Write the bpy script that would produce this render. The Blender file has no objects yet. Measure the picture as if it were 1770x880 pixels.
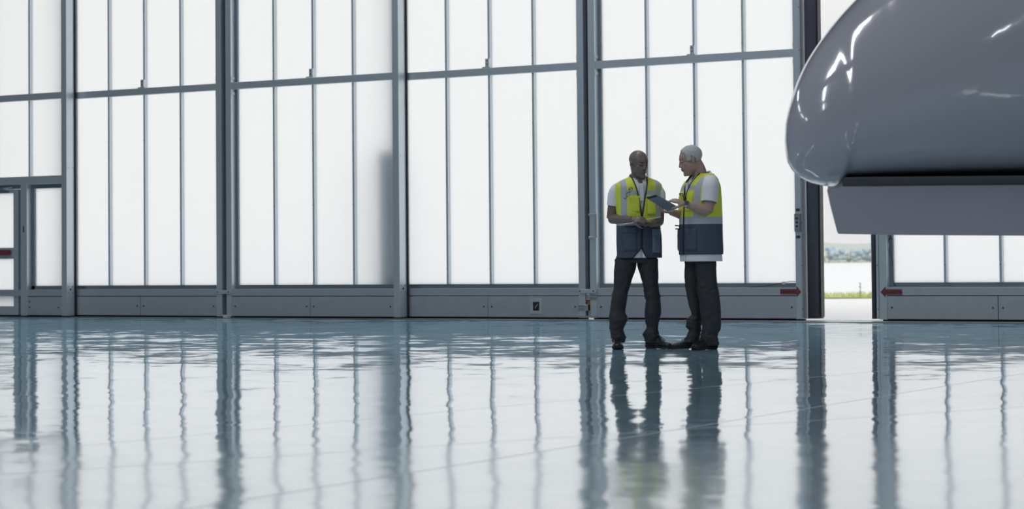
import bpy, bmesh, math, random
from math import sin, cos, pi, radians, sqrt
from mathutils import Vector, Matrix, Euler, noise as mnoise

C = bpy.context.scene
COL = C.collection
random.seed(7)

# ------------------------------------------------------------------ camera
TH = radians(32.048)
CAM = Vector((21.643, -26.716, .757))
FPX, CY, HOR, ROLL = 4000., 330., 456.37, -.00895
R0 = Vector((cos(TH), sin(TH), 0)); F0 = Vector((-sin(TH), cos(TH), 0)); Z0 = Vector((0, 0, 1))
pit = math.atan((HOR-CY)/FPX)
FW = F0*cos(pit)+Z0*sin(pit); UP = -F0*sin(pit)+Z0*cos(pit)
RI = R0*cos(ROLL)+UP*sin(ROLL); UI = UP*cos(ROLL)-R0*sin(ROLL)
cd = bpy.data.cameras.new('camera'); cam = bpy.data.objects.new('camera', cd); COL.objects.link(cam)
cam.matrix_world = Matrix(((RI.x, UI.x, -FW.x, CAM.x), (RI.y, UI.y, -FW.y, CAM.y), (RI.z, UI.z, -FW.z, CAM.z), (0, 0, 0, 1)))
cd.sensor_width = 36; cd.sensor_fit = 'HORIZONTAL'; cd.lens = FPX*36/1770
cd.shift_y = -(440-CY)/1770; cd.clip_end = 20000; cd.clip_start = .1
cd.dof.use_dof = True; cd.dof.focus_distance = 20.7; cd.dof.aperture_fstop = 4.0
C.camera = cam

# ------------------------------------------------------------------ world, lamps, exposure
C.view_settings.view_transform = 'Standard'; C.view_settings.look = 'None'
C.view_settings.gamma = 1; C.view_settings.use_curve_mapping = False
C.view_settings.exposure = 0.0
W = bpy.data.worlds.new('sky'); C.world = W; W.use_nodes = True
nt = W.node_tree; nt.nodes.clear()
wo = nt.nodes.new('ShaderNodeOutputWorld'); wb = nt.nodes.new('ShaderNodeBackground')
tc = nt.nodes.new('ShaderNodeTexCoord'); sx = nt.nodes.new('ShaderNodeSeparateXYZ'); rp = nt.nodes.new('ShaderNodeValToRGB')
nt.links.new(tc.outputs['Generated'], sx.inputs[0]); nt.links.new(sx.outputs['Z'], rp.inputs[0])
nt.links.new(rp.outputs[0], wb.inputs[0]); nt.links.new(wb.outputs[0], wo.inputs[0])
SKY_HI = 1.62
el = rp.color_ramp.elements
el[0].position = 0.0; el[0].color = (.875/SKY_HI, .88/SKY_HI, .885/SKY_HI, 1)
el[1].position = .55; el[1].color = (1, .99, .975, 1)
e = rp.color_ramp.elements.new(.10); e.color = (.87/SKY_HI, .875/SKY_HI, .88/SKY_HI, 1)
wb.inputs[1].default_value = SKY_HI

def lamp(x, y, z, sx_, sy_, power, rz=0, col=(.92, .96, 1)):
    ld = bpy.data.lights.new('strip_lamp_light', 'AREA'); ld.shape = 'RECTANGLE'; ld.size = sx_; ld.size_y = sy_
    ld.energy = power; ld.color = col
    o = bpy.data.objects.new('strip_lamp_light', ld); COL.objects.link(o)
    o.location = (x, y, z); o.rotation_euler = (0, 0, rz); return o
LAMPS = [(x, y) for y in (-8, -18, -28, -38) for x in (-6, 10, 26)]
LAMP_W = 320
for (x, y) in LAMPS: lamp(x, y, 10.9, .5, 7.0, LAMP_W)

# ------------------------------------------------------------------ node helpers
def mat(name, col, rough=.5, metal=0, spec=.5, noise=0, nscale=20, bump=0, bscale=30, coat=0, rvar=0):
    m = bpy.data.materials.new(name); m.use_nodes = True; t = m.node_tree; b = t.nodes['Principled BSDF']
    b.inputs['Base Color'].default_value = (*col, 1); b.inputs['Roughness'].default_value = rough
    b.inputs['Metallic'].default_value = metal; b.inputs['Specular IOR Level'].default_value = spec
    if coat: b.inputs['Coat Weight'].default_value = coat; b.inputs['Coat Roughness'].default_value = .05
    tcn = t.nodes.new('ShaderNodeTexCoord')
    if noise or rvar:
        n = t.nodes.new('ShaderNodeTexNoise'); n.inputs['Scale'].default_value = nscale; n.inputs['Detail'].default_value = 4
        t.links.new(tcn.outputs['Object'], n.inputs[0])
        if noise:
            mx = t.nodes.new('ShaderNodeMix'); mx.data_type = 'RGBA'
            mx.inputs[6].default_value = (*[c*(1-noise) for c in col], 1); mx.inputs[7].default_value = (*[min(1, c*(1+noise)) for c in col], 1)
            t.links.new(n.outputs['Fac'], mx.inputs[0]); t.links.new(mx.outputs[2], b.inputs['Base Color'])
        if rvar:
            mr = t.nodes.new('ShaderNodeMapRange'); mr.inputs[3].default_value = rough-rvar; mr.inputs[4].default_value = rough+rvar
            t.links.new(n.outputs['Fac'], mr.inputs[0]); t.links.new(mr.outputs[0], b.inputs['Roughness'])
    if bump:
        n2 = t.nodes.new('ShaderNodeTexNoise'); n2.inputs['Scale'].default_value = bscale; n2.inputs['Detail'].default_value = 3
        t.links.new(tcn.outputs['Object'], n2.inputs[0])
        bp = t.nodes.new('ShaderNodeBump'); bp.inputs['Strength'].default_value = bump; bp.inputs['Distance'].default_value = .01
        t.links.new(n2.outputs['Fac'], bp.inputs['Height']); t.links.new(bp.outputs[0], b.inputs['Normal'])
    return m

class N:
    """tiny math-node builder"""
    def __init__(s, t): s.t = t
    def m(s, op, a, b=0.0, c=None):
        n = s.t.nodes.new('ShaderNodeMath'); n.operation = op
        for i, v in enumerate((a, b) if c is None else (a, b, c)):
            if isinstance(v, (int, float)): n.inputs[i].default_value = v
            else: s.t.links.new(v, n.inputs[i])
        return n.outputs[0]
    def rng(s, v, lo, hi): return s.m('MULTIPLY', s.m('GREATER_THAN', v, lo), s.m('LESS_THAN', v, hi))
    def mix(s, f, a, b):
        n = s.t.nodes.new('ShaderNodeMix'); n.data_type = 'RGBA'
        for i, v in ((0, f), (6, a), (7, b)):
            if isinstance(v, (int, float)): n.inputs[i].default_value = v
            elif isinstance(v, tuple): n.inputs[i].default_value = (*v, 1)
            else: s.t.links.new(v, n.inputs[i])
        return n.outputs[2]

M = {}
M['alu'] = mat('satin_aluminium', (.62, .69, .74), .36, .6)
M['alu_dark'] = mat('inner_window_frame', (.25, .31, .35), .38, .6, noise=.05)
M['kick'] = mat('kick_plate_sheet', (.47, .51, .56), .42, .5, noise=.08, nscale=9, rvar=.06)
M['dark'] = mat('dark_rubber', (.02, .024, .03), .5, noise=.1)
M['bumper'] = mat('smooth_black_bumper', (.09, .09, .12), .26, noise=.08, nscale=5)
M['screw'] = mat('screw_steel', (.09, .10, .12), .4, .6)
M['bright'] = mat('bright_metal', (.7, .73, .76), .28, .9)
M['red'] = mat('red_sticker', (.17, .035, .04), .5)
M['redtext'] = mat('dark_red_print', (.07, .015, .02), .6)
M['orange'] = mat('orange_rubber', (.42, .13, .05), .6)
M['white_plastic'] = mat('white_plastic', (.6, .62, .64), .4)
M['black'] = mat('black_plastic', (.015, .017, .02), .4)
M['wallp'] = mat('interior_cladding', (.16, .18, .21), .7, noise=.08, nscale=2)
M['ceil'] = mat('ceiling_cladding', (.13, .145, .17), .7, noise=.08, nscale=2)

def pane_mat():
    m = bpy.data.materials.new('multiwall_polycarbonate'); m.use_nodes = True; t = m.node_tree; t.nodes.clear(); n = N(t)
    o = t.nodes.new('ShaderNodeOutputMaterial'); tr = t.nodes.new('ShaderNodeBsdfTranslucent'); gl = t.nodes.new('ShaderNodeBsdfGlossy')
    mx = t.nodes.new('ShaderNodeMixShader'); mx.inputs[0].default_value = .04; gl.inputs['Roughness'].default_value = .35
    tcn = t.nodes.new('ShaderNodeTexCoord'); s = t.nodes.new('ShaderNodeSeparateXYZ'); t.links.new(tcn.outputs['Object'], s.inputs[0])
    w = n.m('SINE', n.m('MULTIPLY', s.outputs[0], 2*pi*28)); w = n.m('MULTIPLY_ADD', w, .5, .5)
    c = n.mix(w, (.955, .965, .975), (.985, .985, .985)); t.links.new(c, tr.inputs[0])
    t.links.new(tr.outputs[0], mx.inputs[1]); t.links.new(gl.outputs[0], mx.inputs[2]); t.links.new(mx.outputs[0], o.inputs[0])
    return m
M['pane'] = pane_mat()

WAVE = (.030, .038, .020)
def floor_mat():
    m = bpy.data.materials.new('polished_epoxy_floor'); m.use_nodes = True; t = m.node_tree; n = N(t); b = t.nodes['Principled BSDF']
    tcn = t.nodes.new('ShaderNodeTexCoord'); s = t.nodes.new('ShaderNodeSeparateXYZ'); t.links.new(tcn.outputs['Object'], s.inputs[0])
    X, Y = s.outputs[0], s.outputs[1]
    def nz(scale, detail=3, rough=.5, sc=None):
        q = t.nodes.new('ShaderNodeTexNoise'); q.inputs['Scale'].default_value = scale; q.inputs['Detail'].default_value = detail
        q.inputs['Roughness'].default_value = rough
        if sc:
            mp = t.nodes.new('ShaderNodeMapping'); mp.inputs['Scale'].default_value = sc; mp.inputs['Rotation'].default_value = (0, 0, -TH)
            t.links.new(tcn.outputs['Object'], mp.inputs[0]); t.links.new(mp.outputs[0], q.inputs[0])
        else: t.links.new(tcn.outputs['Object'], q.inputs[0])
        return q.outputs['Fac']
    n1 = nz(.6, 4); n2 = nz(3, 4)
    col = n.mix(n1, (.42, .52, .58), (.52, .62, .66))
    # thin saw-cut joints and a worn yellow line, running into the hall
    dirs = (-.17, 1.0)
    def line(x0, y0, x1, y1, w):
        L = sqrt((x1-x0)**2+(y1-y0)**2); nx, ny = -(y1-y0)/L, (x1-x0)/L
        d = n.m('ABSOLUTE', n.m('ADD', n.m('MULTIPLY', X, nx), n.m('MULTIPLY_ADD', Y, ny, -(x0*nx+y0*ny))))
        return n.m('LESS_THAN', d, w)
    l1 = line(6.983, -11.818, 8.678, -4.0, .03)
    l2 = n.m('MAXIMUM', line(15.52, -20.5, 16.376, -18.25, .006), line(14.814, -19.778, 14.90, -18.459, .005))
    l3 = line(16.80, -19.2, 16.658, -16.937, .006)
    col = n.mix(l1, col, (.10, .085, .06)); lj = n.m('MAXIMUM', l2, l3); col = n.mix(n.m('MULTIPLY', lj, .6), col, (.06, .07, .08))
    t.links.new(col, b.inputs['Base Color'])
    # the worn front part of the floor is duller than the polished part by the doors
    F = n.m('ADD', n.m('MULTIPLY', X, -sin(TH)), n.m('MULTIPLY', Y, cos(TH)))     # metres into the hall
    c0 = CAM.x*-sin(TH)+CAM.y*cos(TH)
    mr = t.nodes.new('ShaderNodeMapRange'); mr.interpolation_type = 'SMOOTHSTEP'
    t.links.new(n.m('ADD', F, n.m('MULTIPLY', nz(.8), .8)), mr.inputs[0])
    mr.inputs[1].default_value = c0+9.4; mr.inputs[2].default_value = c0+11.2; mr.inputs[3].default_value = .105; mr.inputs[4].default_value = .055
    rr = n.m('ADD', mr.outputs[0], n.m('MULTIPLY', n.m('MAXIMUM', l1, lj), .35)); t.links.new(rr, b.inputs['Roughness'])
    b.inputs['IOR'].default_value = 1.6; b.inputs['Coat Weight'].default_value = 1; b.inputs['Coat Roughness'].default_value = .05; t.links.new(rr, b.inputs['Coat Roughness'])
    # gentle trowel waves
    def vn(scale, amp):
        q = t.nodes.new('ShaderNodeTexNoise'); q.inputs['Scale'].default_value = scale; q.inputs['Detail'].default_value = 2.5
        t.links.new(tcn.outputs['Object'], q.inputs[0]); v = t.nodes.new('ShaderNodeVectorMath'); v.operation = 'SUBTRACT'
        t.links.new(q.outputs['Color'], v.inputs[0]); v.inputs[1].default_value = (.5, .5, .5)
        w = t.nodes.new('ShaderNodeVectorMath'); w.operation = 'SCALE'; t.links.new(v.outputs[0], w.inputs[0]); w.inputs['Scale'].default_value = amp
        return w.outputs[0]
    def va(a_, b_, op='ADD'):
        v = t.nodes.new('ShaderNodeVectorMath'); v.operation = op; t.links.new(a_, v.inputs[0])
        if b_ is not None: t.links.new(b_, v.inputs[1])
        return v.outputs[0]
    ge = t.nodes.new('ShaderNodeNewGeometry')
    m2 = t.nodes.new('ShaderNodeMapRange'); m2.interpolation_type = 'SMOOTHSTEP'; t.links.new(F, m2.inputs[0])
    m2.inputs[1].default_value = c0+17; m2.inputs[2].default_value = c0+25; m2.inputs[3].default_value = 1; m2.inputs[4].default_value = 2.6
    wv = t.nodes.new('ShaderNodeVectorMath'); wv.operation = 'SCALE'; t.links.new(va(va(vn(.9, WAVE[0]), vn(3.1, WAVE[1])), vn(11, WAVE[2])), wv.inputs[0]); t.links.new(m2.outputs[0], wv.inputs['Scale'])
    nn = va(ge.outputs['Normal'], wv.outputs[0]); nn = va(nn, None, 'NORMALIZE')
    t.links.new(nn, b.inputs['Normal']); t.links.new(nn, b.inputs['Coat Normal'])
    # faint teal layer painting tinted reflection onto the polish, denser by the doors
    df = t.nodes.new('ShaderNodeBsdfDiffuse'); df.inputs[0].default_value = (.30, .52, .64, 1); ms = t.nodes.new('ShaderNodeMixShader')
    fc = n.m('ADD', n.m('MULTIPLY_ADD', nz(1.7, 4, .6), .08, .085), n.m('MULTIPLY', n.m('SUBTRACT', m2.outputs[0], 1.0), n.m('MULTIPLY', nz(2.6, 5, .7), .22)))
    t.links.new(n.m('MAXIMUM', fc, n.m('MULTIPLY', l1, .92)), ms.inputs[0]); t.links.new(n.mix(l1, (.28, .53, .68), (.17, .14, .09)), df.inputs[0]); t.links.new(b.outputs[0], ms.inputs[1]); t.links.new(df.outputs[0], ms.inputs[2])
    t.links.new(ms.outputs[0], t.nodes['Material Output'].inputs['Surface'])
    return m
M['floor'] = floor_mat()

# ------------------------------------------------------------------ object helpers
def tag(o, label=None, cat=None, group=None, kind=None):
    if label: o['label'] = label
    if cat: o['category'] = cat
    if group: o['group'] = group
    if kind: o['kind'] = kind
    return o
def empty(name, loc=(0, 0, 0), rz=0):
    o = bpy.data.objects.new(name, None); COL.objects.link(o); o.location = loc; o.rotation_euler = (0, 0, rz)
    o.empty_display_size = .2; return o
def obj(name, bm, m, parent=None, smooth=False, loc=None):
    me = bpy.data.meshes.new(name)
    bmesh.ops.recalc_face_normals(bm, faces=bm.faces)
    bm.to_mesh(me); bm.free()
    for q in (m if isinstance(m, (list, tuple)) else [m]): me.materials.append(q)
    if smooth: me.polygons.foreach_set('use_smooth', [True]*len(me.polygons))
    o = bpy.data.objects.new(name, me); COL.objects.link(o)
    if parent: o.parent = parent
    if loc: o.location = loc
    return o
def B(): return bmesh.new()
def box(bm, x0, x1, y0, y1, z0, z1, bev=0, mi=0):
    g = bmesh.ops.create_cube(bm, size=1, matrix=Matrix.Translation(((x0+x1)/2, (y0+y1)/2, (z0+z1)/2)) @ Matrix.Diagonal((x1-x0, y1-y0, z1-z0, 1)))
    fs = set(f for v in g['verts'] for f in v.link_faces)
    for f in fs: f.material_index = mi
    if bev:
        es = set(e for v in g['verts'] for e in v.link_edges)
        r = bmesh.ops.bevel(bm, geom=list(es), offset=bev, segments=2, affect='EDGES', profile=.6)
        for f in r['faces']: f.material_index = mi
    return bm
def frame_of(d):
    d = d.normalized(); a = Vector((0, 0, 1)) if abs(d.z) < .9 else Vector((1, 0, 0))
    u = d.cross(a).normalized(); v = d.cross(u); return u, v
def tube(bm, pts, r, seg=10, cap=True, mi=0):
    pts = [Vector(p) for p in pts]; n = len(pts); rs = r if isinstance(r, (list, tuple)) else [r]*n
    rings = []; u = None
    for i, p in enumerate(pts):
        d = (pts[min(i+1, n-1)]-pts[max(i-1, 0)]).normalized()
        if u is None: u, v = frame_of(d)
        else:
            u = (u-d*u.dot(d)).normalized(); v = d.cross(u)
        rings.append([bm.verts.new(p+(u*cos(2*pi*k/seg)+v*sin(2*pi*k/seg))*rs[i]) for k in range(seg)])
    for a, b in zip(rings, rings[1:]):
        for k in range(seg):
            f = bm.faces.new((a[k], a[(k+1) % seg], b[(k+1) % seg], b[k])); f.material_index = mi
    if cap:
        bm.faces.new(rings[0][::-1]).material_index = mi; bm.faces.new(rings[-1]).material_index = mi
    return bm
def cyl(bm, p0, p1, r, seg=12, mi=0): return tube(bm, [p0, p1], r, seg, mi=mi)
def prism(bm, poly, y0, y1, mi=0):
    a = [bm.verts.new((x, y0, z)) for x, z in poly]; b = [bm.verts.new((x, y1, z)) for x, z in poly]; n = len(poly)
    fs = [bm.faces.new(a), bm.faces.new(b[::-1])]+[bm.faces.new((a[i], b[i], b[(i+1) % n], a[(i+1) % n])) for i in range(n)]
    for f in fs: f.material_index = mi
    return bm
def catmull(P, t):
    n = len(P)-1; i = min(int(t), n-1); f = t-i
    p0, p1, p2, p3 = P[max(i-1, 0)], P[i], P[i+1], P[min(i+2, n)]
    return tuple(.5*((2*b)+(-a+c)*f+(2*a-5*b+4*c-d)*f*f+(-a+3*b-3*c+d)*f**3) for a, b, c, d in zip(p0, p1, p2, p3))
def dense(P, k):
    n = len(P)-1; return [catmull(P, i/k) for i in range(n*k)]+[tuple(P[-1])]
def S(kind, o): return tag(o, kind=kind)

# ------------------------------------------------------------------ ground, floor, shell
S('structure', obj('floor', box(B(), -24, 44, -46, .75, -.2, 0), M['floor']))
m = mat('pale_concrete', (.64, .65, .66), .8, noise=.04, nscale=1)
# the apron ends in a straight edge square to the view into the opening
def outside(name, f0, f1, w0, w1, z0, z1, m_, kind='structure'):
    bm = B(); P = []
    for f, s in ((f0, -w0), (f0, w0), (f1, w1), (f1, -w1)):
        p = CAM+F0*f+R0*(s+f*.143); P.append((p.x, p.y))
    lo = [bm.verts.new((x, y, z0)) for x, y in P]; hi = [bm.verts.new((x, y, z1)) for x, y in P]
    bm.faces.new(hi); bm.faces.new(lo[::-1])
    for i in range(4): bm.faces.new((lo[i], lo[(i+1) % 4], hi[(i+1) % 4], hi[i]))
    o = obj(name, bm, m_); tag(o, kind=kind); return o
bm = B(); g = [(-60, .76), (60, .76)]
q = [CAM+F0*46.6+R0*s for s in (70, -52)]
pts = [(-45, .76), (60, .76), (q[0].x, q[0].y), (q[1].x, q[1].y)]
lo = [bm.verts.new((x, y, -.2)) for x, y in pts]; hi = [bm.verts.new((x, y, -.004)) for x, y in pts]
bm.faces.new(hi); bm.faces.new(lo[::-1])
for i in range(4): bm.faces.new((lo[i], lo[(i+1) % 4], hi[(i+1) % 4], hi[i]))
S('structure', obj('ground_apron', bm, m))
soil = mat('bank_soil', (.42, .46, .22), .9, noise=.2, nscale=6)
outside('ground_bank', 46.62, 50, 60, 60, -.6, .03, soil)
water = mat('lake_water', (.55, .58, .60), .35, spec=1)
S('structure', outside('lake_water', 50.02, 1500, 300, 500, -.8, -.35, water))
shore = mat('far_shore', (.30, .34, .24), .9, noise=.2, nscale=.1)
S('structure', outside('ground_far_shore', 1500.1, 3500, 500, 1300, -.8, .3, shore))
# hills
bm = B(); rows = []
for j in range(5):
    r = []
    for i in range(80):
        s = -700+i*18; f = 2500+j*200
        hh = [0, 14, 30, 42, 0][j]*(.75+.5*mnoise.noise(Vector((i*.09, j*.4, 3))))
        p = CAM+F0*f+R0*(s+f*.143); r.append(bm.verts.new((p.x, p.y, .3+hh)))
    rows.append(r)
for a, b in zip(rows, rows[1:]):
    for i in range(79): bm.faces.new((a[i], a[i+1], b[i+1], b[i]))
S('structure', obj('hills', bm, mat('hazy_hill', (.34, .40, .36), .95, noise=.1, nscale=.02), smooth=True))

# hangar shell
WY0, WY1 = .2, .75
S('structure', obj('wall_left', box(B(), -24.3, -24, -46, .75, 0, 12.4), M['wallp']))
S('structure', obj('wall_right', box(B(), 44, 44.3, -46, .75, 0, 12.4), M['wallp']))
S('structure', obj('wall_rear', box(B(), -24.3, 44.3, -46.3, -46, 0, 12.4), M['wallp']))
S('structure', obj('ceiling', box(B(), -24.3, 44.3, -46.3, .75, 12.4, 12.7), M['ceil']))
bm = B(); box(bm, -24, -6.4, .3, .75, 0, 8.1); box(bm, 13.6, 44, .3, .75, 0, 8.1); box(bm, -24, 44, .3, .75, 8.1, 12.4)
S('structure', obj('wall_front', bm, M['wallp']))
bm = B(); box(bm, -24, 44, -.32, .42, .0, .004)
box(bm, -24, 44, -.345, -.325, .0, .006, mi=1); box(bm, -24, 44, .43, .45, .0, .006, mi=1)
S('structure', obj('trim_floor_track', bm, [mat('track_plate', (.33, .37, .38), .32, noise=.2, nscale=30), M['screw']]))
for (x, y) in LAMPS:
    r = empty('ceiling_lamp', (x, y, 10.9)); tag(r, 'long strip lamp hanging under the hangar roof', 'lamp', 'roof lamps')
    bm = B(); box(bm, -.3, .3, -3.55, 3.55, .02, .14, .01); obj('housing', bm, M['white_plastic'], r)
    for s in (-2.6, 2.6): obj('hanger', cyl(B(), (0, s, .14), (0, s, 1.5), .01, 6), M['screw'], r)

# ------------------------------------------------------------------ sliding door leaves
H_, T_, SW = 8.0, .175, .104
ZB0, ZB1 = 3.372, 3.475
def screws(bm, pts, y, r=.011):
    for x, z in pts: cyl(bm, (x, y, z), (x, y-.006, z), r, 8)
def leaf(idx, cx, y, half=1.557, seam=None, mull=(-.714, 0, .714), glass_from=None, right_end_holes=False, entry=False):
    x0, x1 = cx-half, cx+half
    r = empty('door_%d' % idx, (cx, y, 0)); tag(r, kind='structure')
    X0, X1 = -half, half
    yf, yr = 0, T_                      # front and back of stiles
    yw = .10                            # recessed window plane
    for s, (a, b) in (('l', (X0, X0+SW)), ('r', (X1-SW, X1))):
        bm = B(); box(bm, a, b, yf, yr, .022, H_, .003)
        # small cover plates either side of the beam, screws on the side face
        for zz in (ZB0-.06, ZB1+.06):
            side = X0+SW if s == 'l' else X1-SW
            box(bm, side-.006, side+.006, .004, .03, zz-.03, zz+.03)
            if s == 'l':
                box(bm, side, side+.012, .03, .095, zz-.02, zz+.02, .004)
        if right_end_holes and s == 'r':
            for yy, zz, rr in ((.04, .47, .008), (.13, .47, .008), (.04, .375, .008), (.13, .375, .008), (.085, .425, .018), (.04, 2.3, .006), (.13, 2.3, .006)):
                tube(bm, [(X1, yy, zz), (X1+.003, yy, zz)], rr, 10, mi=1)
        obj('stile', bm, [M['alu'], M['screw']], r)
    # beams
    bm = B(); box(bm, X0+SW, X1-SW, .012, .10, ZB0, ZB1, .004); obj('cross_beam', bm, M['alu'], r)
    bm = B(); box(bm, X0+SW, X1-SW, .012, .10, 6.2, 6.3, .004); obj('cross_beam', bm, M['alu'], r)
    bm = B(); box(bm, X0+SW, X1-SW, 0, T_, H_-.2, H_, .004); obj('top_rail', bm, M['alu'], r)
    # kick: sill rail + two sheets
    zk, zs = .318, .425
    bm = B(); box(bm, X0+SW, X1-SW, .006, T_, zk+.006, zs, .004); obj('sill_rail', bm, M['kick'], r)
    sm = 0 if seam is None else seam-cx
    pcs = [(X0+SW+.001, sm-.004), (sm+.004, X1-SW-.001)]
    if entry: pcs = [(-3.87-cx, X1-SW-.001)]
    for a, b in pcs:
        bm = B(); box(bm, a, b, .004, .06, .03, zk-.004, .003)
        obj('kick_plate', bm, M['kick'], r)
        bm = B(); screws(bm, [(a+.06, .172), (b-.06, .172)] if not entry else [(a+.05, .15), (b-.07, .15), (a+.05, .24)], .004, .013)
        obj('bolt', bm, M['screw'], r)
    bm = B(); box(bm, (X0+.02) if not entry else -3.87-cx, X1-.02, .062, .12, .004, .36)
    if entry: box(bm, X0+.02, -3.86-cx, .062, .12, .004, .10)
    obj('bottom_seal', bm, M['dark'], r)
    if right_end_holes:
        b2 = B(); box(b2, X1-.05, X1+.022, T_+.002, T_+.022, .03, H_); obj('dark_gap_strip', b2, M['dark'], r)  # dark strip standing in for shade in the gap behind the leaf end
    # window frame (recessed, darker) and mullions
    gl, gr = X0+SW+.045, X1-SW-.045
    zb_ = .482
    bm = B()
    box(bm, X0+SW, gl, yw, yw+.06, zs, H_-.2); box(bm, gr, X1-SW, yw, yw+.06, zs, H_-.2)
    if not entry: box(bm, gl, gr, yw, yw+.06, zs, zb_)
    else: box(bm, -3.9-cx, gr, yw, yw+.06, zs, zb_)
    obj('window_frame', bm, M['alu_dark'], r)
    zbot = zb_ if not entry else 2.03
    for k, mx_ in enumerate(mull):
        bm = B(); box(bm, mx_-.016, mx_+.018, yw-.03, yw+.05, zbot, H_-.2, .003)
        zz = .7
        while zz < 7:
            if zz > zbot: tube(bm, [(mx_-.004, yw-.030, zz), (mx_-.004, yw-.034, zz)], .006, 6, mi=1)
            zz += 1.05 if int(zz*7) % 2 else .93
        if k == 1:                        # angle bracket with bolts above the beam
            box(bm, mx_-.03, mx_+.03, yw-.075, yw-.028, ZB1-.004, ZB1+.13, .003); box(bm, mx_-.075, mx_+.05, yw-.085, yw-.02, ZB1-.004, ZB1+.016)
            for zz in (ZB1+.05, ZB1+.10): tube(bm, [(mx_, yw-.075, zz), (mx_, yw-.081, zz)], .008, 6, mi=1)
        obj('mullion', bm, [M['alu'], M['screw']], r)
    xs = [gl]+[q for q in mull]+[gr]
    for a, b in zip(xs, xs[1:]):
        for (z0, z1) in (((zb_ if not entry else 2.03), ZB0+.02), (ZB1-.02, H_-.21)):
            aa = a
            bm = B(); box(bm, aa-.0, b+.0, yw+.03, yw+.046, z0-.005, z1)
            obj('pane', bm, M['pane'], r)
    return r

D1 = leaf(1, -4.598, -.2, entry=True, right_end_holes=True)
D2 = leaf(2, -1.707, 0, seam=-1.736)
D3 = leaf(3, 1.488, 0, seam=1.471, right_end_holes=True)
D4 = leaf(4, 4.386, .2, seam=4.38)
D5 = leaf(5, 7.582, .2, half=1.567, seam=7.6)
D6 = leaf(6, 11.741, .2, seam=11.726)

# entry door in the first leaf
o1 = 4.598
bm = B(); box(bm, -1.45, 1.45, .0, .10, 2.062, 2.187, .004); obj('transom', bm, M['alu'], D1)
bm = B(); box(bm, -4.0+o1, -3.868+o1, -.004, .16, .022, 2.062, .004); obj('jamb', bm, [M['alu']], D1)
bm = B(); box(bm, -3.868+o1, -3.80+o1, .1, .16, .425, 2.062); box(bm, -3.80+o1, 1.45, .1, .16, 2.0, 2.062); obj('window_frame', bm, M['alu_dark'], D1)
bm = B(); box(bm, -3.81+o1, 1.41, .13, .146, .475, 2.01); obj('pane', bm, M['pane'], D1)
bm = B(); box(bm, -1.45, -4.0+o1, .03, .12, 2.0, 2.062); box(bm, -1.45, -5.0+o1, .0, .12, .022, 2.0); obj('door_frame', bm, M['alu_dark'], D1)
bm = B()
box(bm, -4.19+o1, -4.09+o1, .035, .085, .03, 1.995, .004); box(bm, -4.99+o1, -4.90+o1, .035, .085, .03, 1.995, .004)
box(bm, -4.90+o1, -4.19+o1, .035, .085, 1.935, 1.995); box(bm, -4.90+o1, -4.19+o1, .035, .085, .91, 1.08); box(bm, -4.90+o1, -4.19+o1, .035, .085, .03, .165)
ed = obj('entry_door', bm, M['alu'], D1)
bm = B(); box(bm, -4.085+o1, -4.02+o1, .05, .1, .03, 1.99); obj('door_rebate', bm, M['alu_dark'], D1)
for z0, z1 in ((.16, .915), (1.075, 1.94)):
    bm = B(); box(bm, -4.905+o1, -4.185+o1, .055, .067, z0, z1); obj('door_pane', bm, M['pane'], ed)
bm = B(); box(bm, -4.92+o1, -4.235+o1, -.02, .0, .965, 1.05, .006); box(bm, -4.27+o1, -4.24+o1, 0, .035, .98, 1.04); box(bm, -4.9+o1, -4.87+o1, 0, .035, .98, 1.04); obj('push_bar', bm, M['red'], ed)
bm = B(); box(bm, -4.55+o1, -4.28+o1, -.03, .034, 1.935, 1.985, .005); tube(bm, [(-4.42+o1, -.03, 1.99), (-4.3+o1, -.06, 2.0), (-4.16+o1, -.01, 2.02)], .012, 6); obj('door_closer', bm, M['alu_dark'], ed)
bm = B(); box(bm, -3.945+o1, -3.925+o1, -.012, 0, 1.32, 1.42, .003); obj('lock_plate', bm, M['screw'], D1)
tagp = None

# small bright wheel blocks showing under the gaps
bm = B()
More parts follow.
